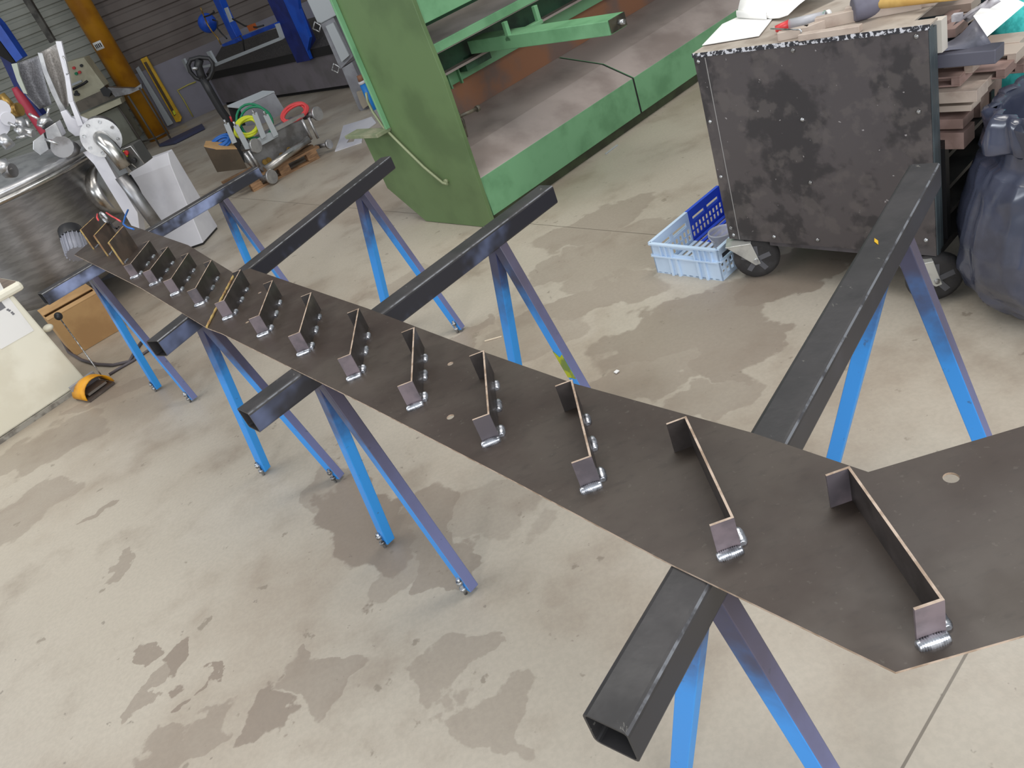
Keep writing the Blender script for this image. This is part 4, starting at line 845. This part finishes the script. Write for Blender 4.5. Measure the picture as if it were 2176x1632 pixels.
rbx('rail', ((385, 127), (390, 125), (403, 151), (399, 154)), -.4, .04, GREY_L, ra); rbx('rail', ((399, 150), (402, 148), (456, 134), (457, 140)), -.36, .03, GREY_L, ra)
ba = thing('pneumatic_arm', RB.onw(500, 90, -.2), 'bright blue pneumatic arm with round blue tank above the mesh bed', 'arm')
rbx('arm_post', ((450, -4), (464, -4), (478, 30), (503, 80), (492, 85)), -.2, .12, BLUE, ba, .01); rbx('boom', ((506, 80), (582, 50), (586, 58), (510, 88)), -.2, .12, BLUE, ba, .01); rbx('base_plate', ((470, 95), (503, 81), (510, 87), (502, 92), (474, 100)), -.2, .12, BLUE, ba, .01)
p = RB.onw(441, 49, -.2); MB().ball(p, .165, 14).build('round_tank', BLUE, ba); rbx('white_panel', ((476, 18), (481, 16), (493, 46), (488, 48)), -.28, .03, GREY_L, ba); 
for L in (((426, 16), (429, 24), (434, 36), (441, 52), (450, 66), (462, 80), (470, 95)), ((434, 36), (446, 32), (455, 26), (453, 22)), ((452, 42), (462, 45), (462, 60), (470, 70), (482, 82)), ((494, 40), (520, 55), (545, 58), (560, 54)), ((510, 75), (516, 85), (520, 112))): MB().tube([RB.onw(a, b, -.32) for a, b in L], .014, 6).build('air_line', BLACKP if L[0][0] > 430 else BRASS, ba)
p = RB.onw(536, 58, -.3); MB().bar(p - RB.U * .1, p + RB.U * .1, .07, .09).build('orange_coupling', mat('orange_rubber', (170, 86, 36), rough=.5), ba)
gc = thing('lifting_column', RB.onw(770, 235, -.6), 'grey machine column with slotted front between the blue upright and the green machine', 'column')
def gcx(nm, pts, w, th, m_, bev=0): return MB().prism([GCF.onw(a, b, w) for a, b in pts], GCF.W * th).build(nm, m_, gc, bevel=bev)
GCF = Frame(at(768, 236), 106)
gcx('upper_housing', ((650, -4), (706, -4), (716, 32), (682, 50), (674, 48)), 0, .3, GREY_L, .01); gcx('column_frame', ((680, 50), (708, 36), (750, 120), (725, 146), (722, 146)), .02, .2, GREYP, .006); gcx('slide_plate', ((692, 56), (708, 48), (742, 118), (726, 132)), -.03, .05, GREY_L); gcx('lower_leg', ((726, 146), (748, 132), (792, 228), (800, 240), (780, 246), (762, 232)), .01, .2, GREYP, .006)
for x, y in ((674, 57), (714, 145)): p = GCF.onw(x, y, -.05); MB().tube([p + V((0, 0, .06)) , p - GCF.U * .06, p - V((0, 0, .06)), p + GCF.U * .05], .012, 6, True).build('ring_clip', ZINC, gc)
gcx('beige_box', ((757, 196), (774, 192), (786, 222), (772, 232), (766, 222)), -.05, .15, mat('beige_box', (168, 158, 142), rough=.6), .005)
bt_ = thing('blue_tube', GCF.onw(790, 210, -.25), 'bright blue tube with white end standing beside the green machine edge', 'tube'); MB().tube([GCF.onw(x, y, -.2) for x, y in ((771, 178), (788, 218), (800, 243))], .045, 12).build('tube', BLUEP, bt_); p0, p1 = GCF.onw(768, 172, -.2), GCF.onw(771, 178, -.2); MB().cyl(p0, p1, .05, 12).build('white_cap', WHITEP, bt_); MB().cyl(GCF.onw(764, 160, -.2), p0, .04, 12).build('brown_end', RUST, bt_)
# ------------------------------------------------------------------ pallet with stainless frame, pallet truck
pe = at(680, 336) - at(540, 408); PA = Frame(at(540, 408), math.degrees(math.atan2(pe.x, pe.y)))
pa = thing('wooden_pallet', PA(.6, .4, 0), 'wooden pallet on the floor carrying the stainless frame', 'pallet')
Lp = PA.uz(680, 336)[0]; WD = .70
for i in range(3):
    for w_ in (0, WD - .1): u = (Lp - .13) * i / 2; MB().fbox(PA, u, u + .13, w_, w_ + .1, .022, .10).build('block', WOOD, pa, bevel=.004)
for w_ in (0, WD - .1): MB().fbox(PA, 0, Lp, w_, w_ + .1, .0, .022).build('bottom_board', WOOD, pa)
for i in range(4): w_ = i * (WD - .1) / 3; MB().fbox(PA, -.15, Lp + .05, w_, w_ + .1, .10, .125).build('deck_board', WOOD, pa)
sf = thing('stainless_tank', PA(.5, .4, .125), 'dull stainless tank unit with round end discs and a long tube on the wooden pallet', 'frame')
def sfx(nm, pts, w, th, m_, bev=0): return MB().prism([PA.onw(a, b, w) for a, b in pts], PA.W * th).build(nm, m_, sf, bevel=bev)
sfx('tank_body', ((532, 310), (640, 250), (664, 296), (560, 366), (540, 350)), .12, .4, STAIN_D, .006)
sfx('top_edge', ((582, 272), (645, 240), (648, 247), (586, 280)), .10, .06, STAIN_M); sfx('side_rail', ((524, 308), (572, 282), (588, 280), (592, 290), (545, 316)), .06, .05, GREY_L, .004)
for pts in (((536, 243), (546, 238), (566, 290), (556, 296)), ((560, 246), (570, 242), (592, 286), (582, 292)), ((476, 264), (486, 260), (504, 302), (494, 306)), ((496, 268), (506, 264), (534, 316), (522, 318))):
    o = sfx('upright_bracket', pts, .02, .02, GREY_L, .003); a = PA.onw(pts[0][0] + 4, pts[0][1] - 2, .03); MB().cyl(a - V((0, 0, .01)), a + V((0, 0, .04)), .012, 8).build('stud', ZINC, o)
for (x, y), w_, r_ in (((541, 310), .0, .075), ((672, 242), .05, .075), ((575, 376), -.12, .075), ((697, 307), .0, .05)):
    p = PA.onw(x, y, w_); dd = (PA.U * .5 - PA.W).normalized(); MB().cyl(p, p + dd * .03, r_, 24).build('end_disc', STAIN_M, sf); MB().cyl(p - dd * .2, p, r_ * .45, 14).build('disc_spindle', STAIN_D, sf)
t0, t1 = PA.onw(564, 362, -.1), PA.onw(656, 296, .0); MB().cyl(t0, t1, .042, 20).build('long_tube', STAINLESS, sf)
for L in (((642, 255), (662, 296)), ((656, 250), (676, 294))): MB().cyl(PA.onw(*L[0], .05), PA.onw(*L[1], .05), .016, 10).build('drop_tube', STAIN_M, sf)
for L in (((520, 325), (542, 358)), ((528, 320), (550, 355))): MB().cyl(PA.onw(*L[0], .02), PA.onw(*L[1], .02), .02, 10).build('drop_tube', STAIN_M, sf)
for x, y in ((598, 330), (614, 318), (562, 344), (570, 340)): p = PA.onw(x, y, .1); MB().cyl(p, p - PA.W * .03, .03, 12).build('brass_fitting', BRASS, sf)
def coil(nm, cpx, w, rx, rz, n, r_, m_, lab, tilt=.25):
    c = PA.onw(*cpx, w); b = MB()
    for k in range(n):
        o_ = V((random.uniform(-.02, .02), random.uniform(-.02, .02), random.uniform(-.015, .03))); s1, s2 = random.uniform(.85, 1.1), random.uniform(.8, 1.1)
        b.tube([c + o_ + PA.U * rx * s1 * math.cos(t) + (PA.W * .6 * math.cos(.5) + V((0, 0, 1)) * tilt) * rz * s2 * math.sin(t) + V((0, 0, .10 * rx * math.cos(t))) for t in [i * 2 * math.pi / 22 for i in range(22)]], r_, 6, True)
    return solo(nm, b, m_, lab, 'hose')
coil('yellow_hose', (528, 272), .18, .13, .16, 5, .016, YELH, 'coiled yellow hose on the stainless frame', .5)
coil('green_hose', (545, 262), .28, .20, .26, 2, .014, GREENH, 'loose dark green hose looped around the yellow coil', .7)
coil('red_hose', (626, 242), .2, .15, .14, 6, .014, REDH, 'coiled red hose at the right end of the stainless frame', .5)
coil('blue_hose', (472, 304), .12, .11, .14, 4, .014, BLUEH, 'coiled blue hose on the cardboard at the left of the pallet', .2)
gb = thing('grey_cabinet_box', PA.onw(560, 230, .75), 'open grey metal box standing behind the hoses on the pallet', 'box')
MB().prism([PA.onw(a, b_, .7) for a, b_ in ((510, 230), (582, 196), (604, 232), (604, 240), (560, 262), (524, 268))], PA.W * .02).build('front_panel', GREYP, gb); MB().prism([PA.onw(484, 228, .9), PA.onw(560, 196, .9), PA.onw(584, 197, .7), PA.onw(512, 230, .7)], (0, 0, .02)).build('lid', GREY_L, gb)
MB().prism([PA.onw(a, b_, .92) for a, b_ in ((485, 228), (512, 232), (524, 266), (500, 270))], PA.W * .02).build('dark_side', DARKIN, gb)
cd2 = thing('cardboard_sheet', PA.onw(480, 340, .05), 'folded dark brown cardboard sheet at the left end of the pallet', 'cardboard')
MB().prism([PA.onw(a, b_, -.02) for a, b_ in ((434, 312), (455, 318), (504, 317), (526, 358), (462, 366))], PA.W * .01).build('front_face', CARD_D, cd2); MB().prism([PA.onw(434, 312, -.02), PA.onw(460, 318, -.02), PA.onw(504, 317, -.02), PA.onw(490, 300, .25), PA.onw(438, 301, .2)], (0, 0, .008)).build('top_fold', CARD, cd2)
jt = thing('pallet_truck', npt(497, 270, 10.6), 'black pallet truck handle standing up behind the pallet', 'pallet truck')
yT = 10.6
MB().tube([npt(x, y, yT) for x, y in ((430, 165), (447, 195), (470, 235), (492, 265), (500, 285))], .05, 12).build('shaft', BLACKP, jt); MB().tube([npt(x, y, yT) for x, y in ((424, 126), (421, 140), (427, 158), (432, 168))], .05, 10).build('handle_stem', BLACKP, jt)
MB().tube([npt(x, y, yT) for x, y in ((432, 172), (416, 166), (404, 152), (400, 138), (405, 127), (424, 122), (444, 124), (452, 134), (452, 150), (446, 164), (436, 172))], .026, 8, True).build('handle_loop', BLACKP, jt)
MB().tube([npt(x, y, yT - .05) for x, y in ((408, 146), (414, 145), (420, 146))], .02, 8).build('grip_lever', STAIN_M, jt); MB().cyl(npt(490, 247, yT - .08), npt(494, 258, yT - .08), .02, 8).build('red_lever', RED, jt)
MB().bar(npt(496, 275, yT), V((npt(500, 285, yT).x, yT, .0)), .12, .2).build('pump_unit', BLACKP, jt)

# ------------------------------------------------------------------ small litter
solo('wood_splinter', MB().bar(at(1030, 725, .004), at(1066, 715, .004), .006, .005), mat('pale_splinter', (226, 210, 186), rough=.7), 'thin pale splinter on the floor between the plate and the third sawhorse', 'splinter')
lt = MB(); c = at(1311, 791, .004); lt.prism([c + V((.012, 0, 0)), c + V((.004, .014, 0)), c + V((-.012, .006, 0)), c + V((-.006, -.010, 0))], (0, 0, .004)); solo('paper_scrap', lt, WHITE, 'tiny white paper scrap on the floor beyond the plate', 'scrap')
solo('white_strip', MB().bar(at(1287, 327, .004), at(1312, 308, .004), .012, .006), GREY_L, 'short white strip on the floor along the green machine bed', 'strip')
fl_ = MB(); q = at(1862, 513, ZB + .0006); fl_.prism([q + azv(20) * .016, q + azv(110) * .004, q + azv(200) * .018, q + azv(290) * .004], (0, 0, .001)); solo('yellow_flake', fl_, YELLOW2, 'small yellow flake on top of the nearest sawhorse beam', 'flake')
